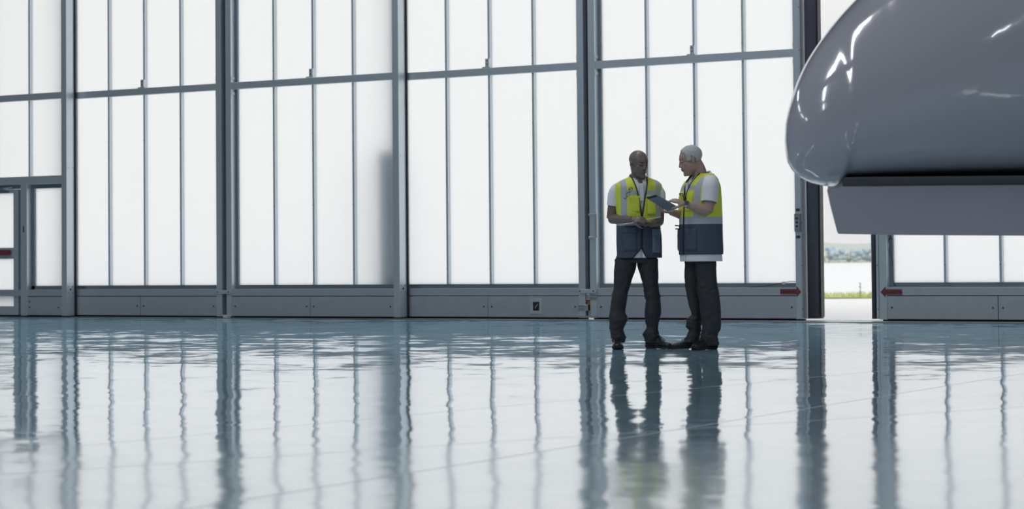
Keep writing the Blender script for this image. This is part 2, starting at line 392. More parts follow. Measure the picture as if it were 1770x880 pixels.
# meeting posts between leaves: seal strips, links, hinges
def meeting(x0, x1, y, parent, hinges=False):
    w = x1-x0; cx = (x0+x1)/2-parent.location.x; yy = y-parent.location.y
    bm = B(); box(bm, cx-w/2+.002, cx+w/2-.002, yy+.09, yy+.13, .03, H_); obj('dark_gap_strip', bm, M['dark'], parent)
    bm = B(); tube(bm, [(cx+.006, yy+.07, .45), (cx+.006, yy+.07, H_)], .012, 8); obj('seal_bead', bm, M['alu_dark'], parent)
    bm = B(); tube(bm, [(cx-.105, yy-.004, .382), (cx-.105, yy-.028, .382)], .032, 12); tube(bm, [(cx+.105, yy-.004, .382), (cx+.105, yy-.028, .382)], .032, 12)
    box(bm, cx-.105, cx+.105, yy-.03, yy-.010, .353, .411, .004)
    for s in (-.105, .105): tube(bm, [(cx+s, yy-.028, .382), (cx+s, yy-.038, .382)], .010, 8, mi=1)
    obj('link_plate', bm, [M['alu'], M['screw']], parent)
    if hinges:
        bm = B()
        box(bm, cx-.01, cx+.045, yy-.025, yy, .265, .345, .004); box(bm, cx+.045, cx+.145, yy-.012, yy, .27, .34)
        for a in (.06, .09, .12):
            for z in (.285, .325): tube(bm, [(cx+a, yy-.012, z), (cx+a, yy-.018, z)], .006, 6, mi=1)
        obj('hinge', bm, [M['bright'], M['screw']], parent)
        bm = B()
        box(bm, cx-.045, cx+.012, yy-.025, yy, .12, .20, .004); box(bm, cx-.145, cx-.045, yy-.012, yy, .125, .195)
        for a in (-.06, -.09, -.12):
            for z in (.14, .18): tube(bm, [(cx+a, yy-.012, z), (cx+a, yy-.018, z)], .006, 6, mi=1)
        obj('hinge', bm, [M['bright'], M['screw']], parent)
        bm = B(); tube(bm, [(cx+.005, yy+.03, .20), (cx+.005, yy+.03, .27)], .026, 12); obj('buffer', bm, M['orange'], parent)
        bm = B(); tube(bm, [(cx+.005, yy+.03, .05), (cx+.005, yy+.03, .12)], .016, 12); box(bm, cx-.14, cx+.14, yy-.014, yy+.02, .024, .052); obj('guide_pin', bm, M['bright'], parent)
meeting(-.150, -.069, 0, D2)
meeting(5.943, 6.015, .2, D4, True)
# dark strips standing in for gap shade where a leaf slides behind its neighbour
# pull handle on the fifth leaf
def pull(parent, x, z0, z1):
    cx = x-parent.location.x
    bm = B(); tube(bm, [(cx+.09, -.10, z0-.01), (cx+.09, -.10, z1+.01)], .013, 10)
    for z in (z0, z1):
        tube(bm, [(cx-.05, 0, z), (cx-.05, -.05, z), (cx+.09, -.10, z)], .010, 8)
        box(bm, cx-.085, cx-.015, -.014, 0, z-.016, z+.016, .003)
    obj('pull_handle', bm, M['bright'], parent, smooth=False)
pull(D5, 6.09, 1.10, 1.41)
# round rubber bumpers on the two meeting edges of the opening
def bumper(parent, xa, xb, mirror=1):
    cx = parent.location.x; bm = B(); n = 14
    a, b = xa-cx, xb-cx; w = b-a
    prof = []
    for k in range(n+1):
        t = pi*k/n; prof.append(((a+b)/2-cos(t)*w/2, .085-sin(t)*.075))
    prof += [(b, .17), (a, .17)]
    lo = [bm.verts.new((x, y, .03)) for x, y in prof]; hi = [bm.verts.new((x, y, H_)) for x, y in prof]
    for i in range(len(prof)): bm.faces.new((lo[i], lo[(i+1) % len(prof)], hi[(i+1) % len(prof)], hi[i]))
    bm.faces.new(lo); bm.faces.new(hi)
    o = obj('edge_bumper', bm, M['bumper'], parent, smooth=True)
    o.data.polygons[-1].use_smooth = False; o.data.polygons[-2].use_smooth = False
    return o
bumper(D5, 9.175, 9.352)
bumper(D6, 10.055, 10.146)
bm = B(); box(bm, 9.353-7.582, 9.367-7.582, .06, .16, .05, H_); obj('edge_strip', bm, M['black'], D5)
bm = B(); box(bm, 10.147-11.741, 10.178-11.741, .0, .16, .04, H_)
for k in range(14): tube(bm, [(10.163-11.741, 0, .15+k*.55), (10.163-11.741, -.004, .15+k*.55)], .008, 6, mi=1)
obj('edge_strip', bm, [M['alu'], M['screw']], D6)
bm = B(); box(bm, 9.128-7.582, 9.147-7.582, -.004, 0, .04, H_)
for k in range(14): tube(bm, [(9.138-7.582, -.004, .15+k*.55), (9.138-7.582, -.008, .15+k*.55)], .007, 6, mi=1)
obj('edge_strip', bm, [M['bright'], M['screw']], D5)

# white wheel shoes under the leaves
def shoe_block(x, y, w, lab):
    bm = B(); box(bm, x-w/2, x+w/2, y-.02, y+.06, .005, .045, .004)
    tag(obj('wheel_block', bm, M['white_plastic']), lab, 'block')
shoe_block(-.03, -.06, .085, 'small white block on the floor below the left pair of joined door leaves')

# arrows
def arrow(name, tip, neck, tail, zc, hs, hh, y, lab):
    s = 1 if tip > neck else -1
    r = empty(name, (neck, y, zc)); tag(r, lab, 'sign', None)
    bm = B(); poly = [(tip-neck, 0), (0, hh), (0, hs), (tail-neck, hs), (tail-neck, -hs), (0, -hs), (0, -hh)]
    prism(bm, poly, -.003, 0); obj('arrow_plate', bm, M['red'], r)
    # two rows of tiny worn lettering, too small to read
    bm = B(); a, b = sorted((tail-neck, 0)); a += .012; x = a; rnd = random.Random(3)
    while x < b-.014:
        w = rnd.choice((.006, .008, .008, .010))
        if rnd.random() < .85: box(bm, x, x+w*.8, -.0042, -.0031, -.010+rnd.random()*.002, .008, mi=0)
        x += w+.002
    obj('lettering', bm, M['redtext'], r)
arrow('arrow_sign', 9.119, 9.055, 8.828, .372, .032, .072, .196, 'red arrow sign pointing right on the grey rail beside the black edge bumper')
arrow('arrow_sign', 10.201, 10.271, 10.486, .366, .033, .068, .196, 'red arrow sign pointing left on the grey door leaf across the opening')

# push-button box
r = empty('control_box', (9.088, .2, 1.25)); tag(r, 'narrow grey push-button box with red and black buttons on the door edge', 'switch')
bm = B(); box(bm, -.042, .042, -.028, 0, -.115, .115, .005); obj('casing', bm, M['alu_dark'], r)
bm = B(); box(bm, -.026, .026, -.034, -.027, -.075, .085, .003); obj('button_plate', bm, M['kick'], r)
bm = B(); tube(bm, [(0, -.034, .055), (0, -.048, .055)], .020, 12); obj('red_button', bm, M['red'], r)
for z in (0.005, -.045):
    bm = B(); tube(bm, [(0, -.034, z), (0, -.044, z)], .016, 12); obj('button', bm, M['black'], r)
for z, l in ((1.415, 'small dark label plate above the push-button box on the door edge'), (1.07, 'small dark label plate below the push-button box on the door edge')):
    bm = B(); box(bm, 9.06, 9.115, .195, .199, z-.018, z+.018); tag(obj('label_plate', bm, M['screw']), l, 'plate')
# recessed socket in kick plate of leaf 4
r = empty('floor_socket', (5.166, .204, .182)); tag(r, 'small square white-framed socket in the grey kick plate left of the hinges', 'socket')
bm = B(); box(bm, -.095, -.05, -.012, 0, -.11, .10, .002); box(bm, .05, .095, -.012, 0, -.11, .10, .002); box(bm, -.05, .05, -.012, 0, .055, .10, .002); box(bm, -.05, .05, -.012, 0, -.11, -.065, .002)
for a in (-.06, 0.0, .05): box(bm, a-.015, a+.015, -.006, 0, .115, .128)
obj('frame', bm, M['alu'], r)
bm = B(); box(bm, -.05, .05, -.004, 0, -.065, .055); obj('socket_face', bm, M['black'], r)
bm = B(); tube(bm, [(-.02, -.012, -.035), (.03, -.012, .03)], .005, 6); obj('latch', bm, M['alu'], r)
# cables
bm = B(); tube(bm, [(8.35, .285, .43), (8.55, .25, .44), (8.75, .25, .465), (8.85, .25, .49), (8.95, .27, .505), (9.03, .285, .50)], .0035, 6)
box(bm, 8.835, 8.87, .235, .255, .465, .50, mi=1)
tag(obj('cable', bm, [M['black'], M['white_plastic']]), 'thin black cable with a white tie on the window sill near the opening', 'cable')
bm = B(); P = [(10.31, .29, 1.08), (10.325, .26, 1.05), (10.30, .25, 1.0), (10.315, .25, .95), (10.30, .26, .9), (10.31, .28, .84), (10.33, .29, .7), (10.335, .29, .5), (10.36, .295, .44)]
tube(bm, [catmull(P, i/4) for i in range(4*(len(P)-1)+1)], .004, 6); box(bm, 10.335, 10.365, .25, .28, 1.04, 1.10, mi=1)
tube(bm, [(10.29, .28, 1.02), (10.34, .25, 1.06)], .007, 6)
tag(obj('cable', bm, [M['black'], M['bright']]), 'dark cable hooked in the recess of the door leaf right of the opening', 'cable')

# box added outside to shade a strip of the third leaf's panes
r = empty('pane_shade_box', (2.70, .40, 0)); tag(r, 'pale box added outdoors to shade a bluish strip into the translucent panes', 'box')
cm = mat('shade_box_paint', (.5, .62, .68), .5)
bm = B(); box(bm, -.11, .12, -.16, .16, .0, 2.40, .01); obj('casing', bm, cm, r)
bm = B(); box(bm, -.10, .11, .16, .175, .1, 2.3, .004); obj('door', bm, cm, r)  # outer plate on the added shade box

# ------------------------------------------------------------------ people
def ell(bm, c, r, R=None, seg=20):
    Mx = Matrix.Translation(c) @ (R if R else Matrix()) @ Matrix.Diagonal((*r, 1))
    bmesh.ops.create_uvsphere(bm, u_segments=seg, v_segments=max(8, seg//2+2), radius=1, matrix=Mx)
def caps(bm, p0, p1, r0, r1, seg=14):
    p0, p1 = Vector(p0), Vector(p1); d = p1-p0; L = d.length; dn = d/L; P = []; R_ = []
    for k in range(4):
        a = pi/2*(1-k/4); P.append(p0-dn*r0*sin(a)*.999); R_.append(max(r0*cos(a), r0*.02))
    for k in range(5): P.append(p0+d*k/4); R_.append(r0+(r1-r0)*k/4)
    for k in range(1, 5):
        a = pi/2*k/4; P.append(p1+dn*r1*sin(a)*.999); R_.append(max(r1*cos(a), r1*.02))
    tube(bm, P, R_, seg)
def limb(bm, pts, rs, seg=16):
    P = dense([(*p, r) for p, r in zip(pts, rs)], 6)
    tube(bm, [Vector(p[:3]) for p in P], [p[3] for p in P], seg)
def remeshed(name, bm, m, parent, voxel=.0042, smooth=6):
    bmesh.ops.recalc_face_normals(bm, faces=bm.faces)
    me = bpy.data.meshes.new('tmp'); bm.to_mesh(me); bm.free()
    o = bpy.data.objects.new('tmp', me); COL.objects.link(o)
    q = o.modifiers.new('r', 'REMESH'); q.mode = 'VOXEL'; q.voxel_size = voxel; q.use_smooth_shade = True
    s = o.modifiers.new('s', 'SMOOTH'); s.factor = .5; s.iterations = smooth
    dg = bpy.context.evaluated_depsgraph_get(); me2 = bpy.data.meshes.new_from_object(o.evaluated_get(dg))
    bpy.data.objects.remove(o); me2.name = name; me2.materials.clear(); me2.materials.append(m)
    me2.polygons.foreach_set('use_smooth', [True]*len(me2.polygons))
    r = bpy.data.objects.new(name, me2); COL.objects.link(r); r.parent = parent; return r
def head_parts(bm, Hm, hair=False, slim=1.0, nose=1.0):
    def E_(c, r, rx=0, ry=0, rz=0): ell(bm, (0, 0, 0), r, Hm @ Matrix.Translation(c) @ Euler((rx, ry, rz)).to_matrix().to_4x4(), 24)
    def K(a, b, r0, r1): caps(bm, Hm @ Vector(a), Hm @ Vector(b), r0, r1)
    E_((0, .012, .040), (.074*slim, .095, .080))           # skull
    E_((0, -.035, .030), (.062*slim, .055, .060))          # forehead
    E_((0, -.032, -.042), (.059*slim, .061, .070))         # face
    E_((0, -.041, -.082), (.046*slim, .049, .040), .2)     # jaw
    E_((0, -.076, -.101), (.021, .018, .017))              # chin
    for s in (-1, 1):
        E_((s*.038, -.056, -.020), (.021, .020, .022))     # cheekbone
        E_((s*.042, -.010, -.050), (.021, .047, .043))     # jaw angle
        E_((s*.024, -.0835, .027), (.019, .008, .007), 0, s*.12, s*.35)   # brow ridge
        E_((s*.030, -.0775, .007), (.0135, .0125, .0100))  # eyelid
        E_((s*.073*slim, .008, -.004), (.008, .016, .026), -.15, 0, s*.30)   # ear
        E_((s*.078*slim, .013, .002), (.004, .012, .019), -.15, 0, s*.30)
        E_((s*.0125*nose, -.096, -.031), (.0085, .0105, .0075))   # nostril wing
    K((0, -.083, .022), (0, -.099, -.018), .0095, .0115*nose)
    E_((0, -.103, -.026), (.0125*nose, .0115, .0100))      # nose tip
    E_((0, -.080, -.056), (.028, .020, .022))              # mouth mound
    E_((0, -.0965, -.0525), (.021, .0065, .0045)); E_((0, -.0955, -.0625), (.018, .0065, .0052))   # lips
def finger_chain(bm, Hd, base, dirv, lens, curls, r, side=Vector((1, 0, 0))):
    p = Vector(base); d = Vector(dirv).normalized(); rr = r
    for L, c in zip(lens, curls):
        d = Matrix.Rotation(c, 3, side) @ d
        q = p+d*L; caps(bm, Hd @ p, Hd @ q, rr, rr*.9, 10); p = q; rr *= .92
def hand(bm, wrist, fdir, palm_n, mirror=1, curls=((.35, .5, .4),)*4, thumb=(.5, .5), sc=1.0, spread=.05):
    """wrist origin; fdir = direction the fingers leave the palm; palm_n = direction the palm faces; thumb on local +x*mirror"""
    z = Vector(fdir).normalized(); y = -Vector(palm_n); y = (y-z*y.dot(z)).normalized(); x = y.cross(z)
    Hd = Matrix(((x.x, y.x, z.x, wrist[0]), (x.y, y.y, z.y, wrist[1]), (x.z, y.z, z.z, wrist[2]), (0, 0, 0, 1))) @ Matrix.Diagonal((sc, sc, sc, 1))
    k = mirror
    ell(bm, (0, 0, 0), (.040, .0145, .052), Hd @ Matrix.Translation((0, 0, .048)), 18)
    ell(bm, (0, 0, 0), (.030, .018, .034), Hd @ Matrix.Translation((0, 0, .012)), 16)
    ell(bm, (0, 0, 0), (.017, .016, .032), Hd @ Matrix.Translation((k*.026, -.006, .035)) @ Matrix.Rotation(k*.5, 4, 'Y'), 14)
    bx_ = (.030, .0105, -.0095, -.029); ln = ((.042, .026, .021), (.046, .030, .023), (.042, .028, .022), (.033, .021, .019))
    for i in range(4):
        b = Vector((k*bx_[i], 0, .088-abs(i-1.2)*.004)); d = Vector((k*spread*(1.5-i), 0, 1))
        finger_chain(bm, Hd, b, d, ln[i], curls[i if len(curls) == 4 else 0], (.0093, .0095, .009, .008)[i])
    d = Vector((k*.75, -.35, .75)); finger_chain(bm, Hd, Vector((k*.030, -.006, .030)), d, (.038, .030, .026), (0, thumb[0], thumb[1]), .0115, Vector((.4, -k*.9, 0)).normalized() if k > 0 else Vector((.4, .9, 0)).normalized())
    return Hd
def skin_mat(name, base, dark, lip, rough=.5):
    m = bpy.data.materials.new(name); m.use_nodes = True; t = m.node_tree; b = t.nodes['Principled BSDF']; n = N(t)
    a = t.nodes.new('ShaderNodeAttribute'); a.attribute_name = 'mark'; s = t.nodes.new('ShaderNodeSeparateColor'); t.links.new(a.outputs['Color'], s.inputs[0])
    q = t.nodes.new('ShaderNodeTexNoise'); q.inputs['Scale'].default_value = 45; tcn = t.nodes.new('ShaderNodeTexCoord'); t.links.new(tcn.outputs['Object'], q.inputs[0])
    c0 = n.mix(q.outputs['Fac'], tuple(v*.86 for v in base), tuple(v*1.12 for v in base))
    c = n.mix(s.outputs[0], c0, dark); c = n.mix(s.outputs[1], c, lip)
    t.links.new(c, b.inputs['Base Color']); b.inputs['Roughness'].default_value = rough
    b.inputs['Subsurface Weight'].default_value = .08; b.inputs['Subsurface Radius'].default_value = (.01, .004, .002); b.inputs['Subsurface Scale'].default_value = .3
    return m
def paint_head(o, Hm, brow=1.0):
    me = o.data; inv = Hm.inverted(); ca = me.color_attributes.new('mark', 'FLOAT_COLOR', 'POINT'); buf = [0.0]*(4*len(me.vertices))
    for v in me.vertices:
        p = inv @ v.co; r = g = 0
        if p.y < -.05 and -.13 < p.z < .06:
            ax = abs(p.x)
            if .010 < ax < .045 and abs(p.z-(.029-(ax-.03)**2*6)) < .0055: r = .9*brow
            if .014 < ax < .045 and abs(p.z-.003) < .0022: r = 1
            if ax < .024 and abs(p.z+.0575) < .0095: g = .8
            if ax < .022 and abs(p.z+.0575) < .0014: r = .8
            if .004 < ax < .013 and abs(p.z+.034) < .003 and p.y < -.098: r = .8
        buf[4*v.index] = r; buf[4*v.index+1] = g; buf[4*v.index+3] = 1
    ca.data.foreach_set('color', buf)
def wob(p, f, A, st=(1, 1, 1), seed=0):
    q = Vector((p.x*st[0]*f+seed, p.y*st[1]*f, p.z*st[2]*f)); return A*(mnoise.noise(q)+.5*mnoise.noise(q*2.1))
def garment(name, rings, m, parent, gl=None, gr=None, nn=2.3, seg=72, A=.005, f=9, st=(1, 1, .5), k=7, thick=.004, rz=0, loc=None, seed=0, xr=None):
    """rings: (z, a, b, cx, cy). gl/gr(z): x of the two front edges, None = closed."""
    R_ = dense(rings, k); bm = B(); rows = []
    for (z, a, b, cx, cy) in R_:
        if gl:
            xl, x_r = gl(z), gr(z)
            c_ = lambda v: max(-1, min(1, v))
            tl = math.asin(c_(math.copysign(abs((xl-cx)/a)**(nn/2), xl-cx))); tr = math.asin(c_(math.copysign(abs((x_r-cx)/a)**(nn/2), x_r-cx)))
            ths = [tr+(2*pi+tl-tr)*i/seg for i in range(seg+1)]
        else: ths = [2*pi*i/seg for i in range(seg)]
        row = []
        for th in ths:
            sx_, cx_ = sin(th), cos(th)
            x = cx+a*math.copysign(abs(sx_)**(2/nn), sx_); y = cy-b*math.copysign(abs(cx_)**(2/nn), cx_)
            p = Vector((x, y, z)); nrm = Vector((sx_/a, -cx_/b, 0)).normalized()
            w = wob(p, f, A, st, seed)
            if gl:
                edge = min(abs(th-ths[0]), abs(th-ths[-1])); w *= min(1, edge*3)
            row.append(bm.verts.new(p+nrm*w))
        rows.append(row)
    for r0_, r1_ in zip(rows, rows[1:]):
        n_ = len(r0_)
        for i in range(n_-1 if gl else n_): bm.faces.new((r0_[i], r0_[(i+1) % n_], r1_[(i+1) % n_], r1_[i]))
    edges = ([r[0].co.copy() for r in rows], [r[-1].co.copy() for r in rows])
    o = obj(name, bm, m, parent, smooth=True)
    if thick:
        s = o.modifiers.new('thickness', 'SOLIDIFY'); s.thickness = thick; s.offset = -1
    o.rotation_euler.z = rz
    if loc: o.location = loc
    return o, edges
def pw(pts):
    def f(v):
        if v <= pts[0][0]: return pts[0][1]
        for (a, x), (b, y) in zip(pts, pts[1:]):
            if v <= b: return x+(y-x)*(v-a)/(b-a)
        return pts[-1][1]
    return f
def sleeve(name, pts, rs, m, parent, A=.004, seed=0, flat=1.0):
    P = dense([(*p, r) for p, r in zip(pts, rs)], 8); bm = B(); tube(bm, [Vector(p[:3]) for p in P], [p[3] for p in P], 28, cap=False)
    for v in bm.verts:
        w = wob(v.co, 16, A, (1, 1, 1), seed); v.co += Vector((w, w*.6, w*.3))
    o = obj(name, bm, m, parent, smooth=True); s = o.modifiers.new('thickness', 'SOLIDIFY'); s.thickness = .004; s.offset = -1
    return o
def cloth_mat(name, col, rough=.85, var=.07, sheen=.0):
    return mat(name, col, rough, noise=var, nscale=60, bump=.25, bscale=90)
YEL = (.70, .78, .075); SIL = (.46, .50, .55); NAV = (.062, .080, .130)
def vest_mat(name, zn, band, chest, xl, xr, side=None):
    """zn = bottom of silver waist band, band = its top, chest = (z0, z1), xl/xr = vertical bands"""
    m = bpy.data.materials.new(name); m.use_nodes = True; t = m.node_tree; b = t.nodes['Principled BSDF']; n = N(t)
    tcn = t.nodes.new('ShaderNodeTexCoord'); s = t.nodes.new('ShaderNodeSeparateXYZ'); t.links.new(tcn.outputs['Object'], s.inputs[0])
    X, Y, Z = s.outputs
    f = n.rng(Z, zn, band); f = n.m('MAXIMUM', f, n.m('MULTIPLY', n.rng(Z, *chest), n.rng(X, xl[0], xr[1])))
    up = n.m('GREATER_THAN', Z, band)
    f = n.m('MAXIMUM', f, n.m('MULTIPLY', up, n.m('MAXIMUM', n.rng(X, *xl), n.rng(X, *xr))))
    nz = t.nodes.new('ShaderNodeTexNoise'); nz.inputs['Scale'].default_value = 14; t.links.new(tcn.outputs['Object'], nz.inputs[0])
    yel = n.mix(nz.outputs['Fac'], tuple(v*.93 for v in YEL), tuple(min(1, v*1.08) for v in YEL))
    c = n.mix(f, yel, SIL); c = n.mix(n.m('LESS_THAN', Z, zn), c, NAV)
    t.links.new(c, b.inputs['Base Color']); b.inputs['Roughness'].default_value = .75
    n2 = t.nodes.new('ShaderNodeTexNoise'); n2.inputs['Scale'].default_value = 22; t.links.new(tcn.outputs['Object'], n2.inputs[0])
    bp = t.nodes.new('ShaderNodeBump'); bp.inputs['Strength'].default_value = .5; bp.inputs['Distance'].default_value = .012
    t.links.new(n2.outputs['Fac'], bp.inputs['Height']); t.links.new(bp.outputs[0], b.inputs['Normal'])
    return m
M['shirt'] = cloth_mat('white_polo_cotton', (.80, .82, .88), var=.03)
M['trousers'] = mat('black_trouser_cotton', (.026, .031, .038), .62, noise=.1, nscale=40, bump=.6, bscale=26)
M['navy'] = cloth_mat('navy_vest_cloth', NAV, .7)
M['pocket'] = cloth_mat('blue_pocket_cloth', (.16, .21, .32), .55)
M['piping'] = mat('black_piping', (.012, .014, .018), .5)
M['leather'] = mat('black_boot_leather', (.014, .016, .020), .32, bump=.2, bscale=60)
M['sole'] = mat('black_boot_sole', (.012, .013, .015), .7)
M['lens'] = mat('clear_lens', (.75, .80, .82), .08, spec=.8)
M['lens'].node_tree.nodes['Principled BSDF'].inputs['Transmission Weight'].default_value = .8
M['watch'] = mat('watch_steel', (.45, .48, .5), .3, .9)

def shoe(parent, name, hx, hy, ang, L=.285, w=1.0, z_toe=0, tread=False):
    """hx, hy = heel centre, ang = heading of the toe in degrees from +x"""
    st_ = [(0, .026, .075, .010), (.03, .033, .100, 0), (.08, .036, .118, 0), (.12, .037, .112, 0), (.16, .041, .088, 0), (.20, .048, .070, 0), (.235, .049, .060, 0), (.262, .041, .052, .004), (.280, .026, .040, .010), (.287, .010, .026, .016)]
    D = dense(st_, 3); bm = B(); rows = []; a = radians(ang); ca_, sa = cos(a), sin(a); q = L/.287
    def P(s, l, z): return Vector((hx+(s*ca_-l*sa)*q, hy+(s*sa+l*ca_)*q, z))
    for s, hw, zt, zb in D:
        row = []
        for k in range(15):
            t = pi*k/14; l = -cos(t)*hw*w; z = .022+zb*.5+(zt-.022-zb*.5)*(sin(t)**.62)
            row.append(bm.verts.new(P(s, l, max(z, .02))))
        rows.append(row)
    for r0_, r1_ in zip(rows, rows[1:]):
        for i in range(14): bm.faces.new((r0_[i], r0_[i+1], r1_[i+1], r1_[i]))
        bm.faces.new((r0_[0], r1_[0], r1_[14], r0_[14]))
    bm.faces.new(rows[0]); bm.faces.new(rows[-1])
    o = obj(name, bm, M['leather'], parent, smooth=True)
    bm = B(); rows = []
    for s, hw, zt, zb in dense(st_, 3):
        h = hw*w+.002; lift = .008 if .09 < s < .13 else 0
        rows.append([bm.verts.new(P(s, -h, .004+zb+lift)), bm.verts.new(P(s, -h, .024+zb)), bm.verts.new(P(s, h, .024+zb)), bm.verts.new(P(s, h, .004+zb+lift))])
    for r0_, r1_ in zip(rows, rows[1:]):
        for i in range(4): bm.faces.new((r0_[i], r0_[(i+1) % 4], r1_[(i+1) % 4], r1_[i]))
    bm.faces.new(rows[0]); bm.faces.new(rows[-1])
    for k in range(9 if tread else 6):
        s = .02+k*(.24/(8 if tread else 5))
        if .08 < s < .13: continue
        p0, p1 = P(s, -.036, .0045), P(s, .036, .0045); tube(bm, [p0, p1], .0045, 6)
    obj('sole', bm, M['sole'], o)
    bm = B()
    for k in range(4):
        s = .125+k*.018; zt = [.112, .103, .094, .086][k]+.002
        tube(bm, [P(s, -.020, zt-.012), P(s+.004, 0, zt), P(s+.008, .020, zt-.012)], .0028, 6)
    tube(bm, [P(.12, 0, .116), P(.115, -.02, .12), P(.14, -.03, .10)], .0025, 6); tube(bm, [P(.12, 0, .116), P(.115, .02, .12), P(.14, .03, .10)], .0025, 6)
    obj('laces', bm, M['black'], o)
    return o
def leg_from(rows, px0, S_, bot, cy, depth=.82, top=None):
    out = []
    for py, xl, xr in rows:
        z = (bot-py)/S_; a = (xr-xl)/2/S_; cx = ((xl+xr)/2-px0)/S_+.0105*z
        b = max(.062, min(.10, a*depth+.012)); out.append((z, a, b, cx, cy(z)))
    return out
def trousers(parent, legs, pelvis, seed=0):
    bm = B()
    for rings in legs+[pelvis]:
        D = dense(rings, 5); rows = []
        for (z, a, b, cx, cy) in D:
            row = []
            for i in range(40):
                t = 2*pi*i/40; n_ = 2.2
                x = cx+a*math.copysign(abs(sin(t))**(2/n_), sin(t)); y = cy-b*math.copysign(abs(cos(t))**(2/n_), cos(t))
                p = Vector((x, y, z)); w = wob(p, 11, .009, (1, 1, .8), seed)+(abs(wob(p, 26, .024, (.45, .45, 1.25), seed))-.006)*(1 if p.z < .30 or .42 < p.z < .60 else .45)
                p += Vector((sin(t)*w*.45, -cos(t)*w, 0)); row.append(bm.verts.new(p))
            rows.append(row)
        for r0_, r1_ in zip(rows, rows[1:]):
            for i in range(40): bm.faces.new((r0_[i], r0_[(i+1) % 40], r1_[(i+1) % 40], r1_[i]))
        bm.faces.new(rows[0]); bm.faces.new(rows[-1])
    return obj('trousers', bm, M['trousers'], parent, smooth=True)
def along(pts, r, m, name, parent, rz=0, loc=None, every=1):
    bm = B(); tube(bm, pts[::every], r, 6); o = obj(name, bm, m, parent, smooth=True); o.rotation_euler.z = rz
    if loc: o.location = loc
    return o
def patch(name, rings, m, parent, x0, x1, z0, z1, off, rz, loc, nn=2.3, nx=10, nz_=10, puff=.004):
    """a pocket lying on the front of a garment"""
    bm = B(); D = dense(rings, 20); rows = []
    for j in range(nz_+1):
        z = z0+(z1-z0)*j/nz_; rg = min(D, key=lambda r: abs(r[0]-z)); row = []
        for i in range(nx+1):
            x = x0+(x1-x0)*i/nx; _, a, b, cx, cy = rg; u = min(.999, abs((x-cx)/a)); y = cy-b*(1-u**nn)**(1/nn)
            e_ = 1-max(abs(i/nx*2-1), abs(j/nz_*2-1))**6
            row.append(bm.verts.new((x, y-off-puff*e_-wob(Vector((x, y, z)), 30, .0035), z)))
        rows.append(row)
    for a_, b_ in zip(rows, rows[1:]):
        for i in range(nx): bm.faces.new((a_[i], a_[i+1], b_[i+1], b_[i]))
    o = obj(name, bm, m, parent, smooth=True); s = o.modifiers.new('thickness', 'SOLIDIFY'); s.thickness = .012; s.offset = -1
    o.rotation_euler.z = rz; o.location = loc; return o
def collar(parent, m, c, a, b, z, rz, loc, tilt=.10, h=.042):
    bm = B(); rows = []
    for j, (dz, da) in enumerate(((0, 0), (.022, -.002), (.030, .002), (.012, .012), (-h+.03, .020))):
        row = []
        for i in range(41):
            th = radians(14)+(2*pi-radians(28))*i/40; x = c[0]+(a+da)*sin(th); y = c[1]-(b+da)*cos(th)
            drop = -cos(th-pi)*tilt*.35 if False else (cos(th)*-tilt*.35)
            row.append(bm.verts.new((x, y, z+dz+drop)))
        rows.append(row)
    for a_, b_ in zip(rows, rows[1:]):
        for i in range(40): bm.faces.new((a_[i], a_[i+1], b_[i+1], b_[i]))
    o = obj('collar', bm, m, parent, smooth=True); s = o.modifiers.new('thickness', 'SOLIDIFY'); s.thickness = .003
    o.rotation_euler.z = rz; o.location = loc; return o
def pt(px0, S_, bot, px, py, y=0):
    z = (bot-py)/S_; return Vector(((px-px0)/S_+.0105*z, y, z))

# ---- the man on the left
PA = empty('person', (11.736, -8.821, 0), TH)
tag(PA, 'man with shaved head in hi-vis vest, hands clasped at his waist', 'person')
A_ = lambda px, py, y=0: pt(1103, 196, 603, px, py, y)
skA = skin_mat('dark_brown_skin', (.20, .155, .14), (.03, .025, .025), (.15, .10, .095), .42)
yawA = radians(10); cA = Vector((.018, 0, 0))
Hm = Matrix.Translation(A_(1103.5, 284, -.035)) @ Euler((radians(12), 0, radians(33))).to_matrix().to_4x4()
bm = B(); head_parts(bm, Hm, slim=1.04, nose=1.2)
limb(bm, [Hm @ Vector((0, .025, -.02)), A_(1102.8, 298, .005), A_(1103.8, 309, .005), (cA.x, .01, 1.36)], [.058, .059, .070, .085], 20)
limb(bm, [(cA.x, 0, 1.40), (cA.x, 0, 1.25), (cA.x, 0, 1.05), (cA.x, 0, .92)], [.085, .095, .095, .085], 20)
for s in (-1, 1): limb(bm, [(cA.x+s*.05, .0, 1.40), (cA.x+s*.16, 0, 1.40)], [.05, .040], 14)
sR, eR, wR = A_(1066, 323, .01), A_(1056.5, 378, .02), A_(1091, 380, -.175)
sL, eL, wL = A_(1138, 325, .01), A_(1140.5, 383, .03), A_(1124, 389, -.15)
limb(bm, [sR+Vector((.01, 0, -.02)), (sR+eR)/2, eR], [.040, .049, .042]); limb(bm, [eR, eR+(wR-eR)*.3, eR+(wR-eR)*.7, wR], [.043, .044, .034, .028])
limb(bm, [sL+Vector((-.01, 0, -.02)), (sL+eL)/2, eL], [.040, .048, .041]); limb(bm, [eL, eL+(wL-eL)*.3, eL+(wL-eL)*.7, wL], [.042, .043, .034, .028])
hand(bm, wR, (.93, -.35, -.02), (.15, .75, -.6), -1, ((.45, .75, .6), (.5, .8, .6), (.5, .85, .6), (.55, .85, .6)), (.35, .4), .92)
hand(bm, wL, (-.93, -.22, .10), (-.1, .45, .85), 1, ((.4, .7, .6), (.45, .75, .6), (.5, .8, .6), (.5, .8, .6)), (.3, .3), .92)
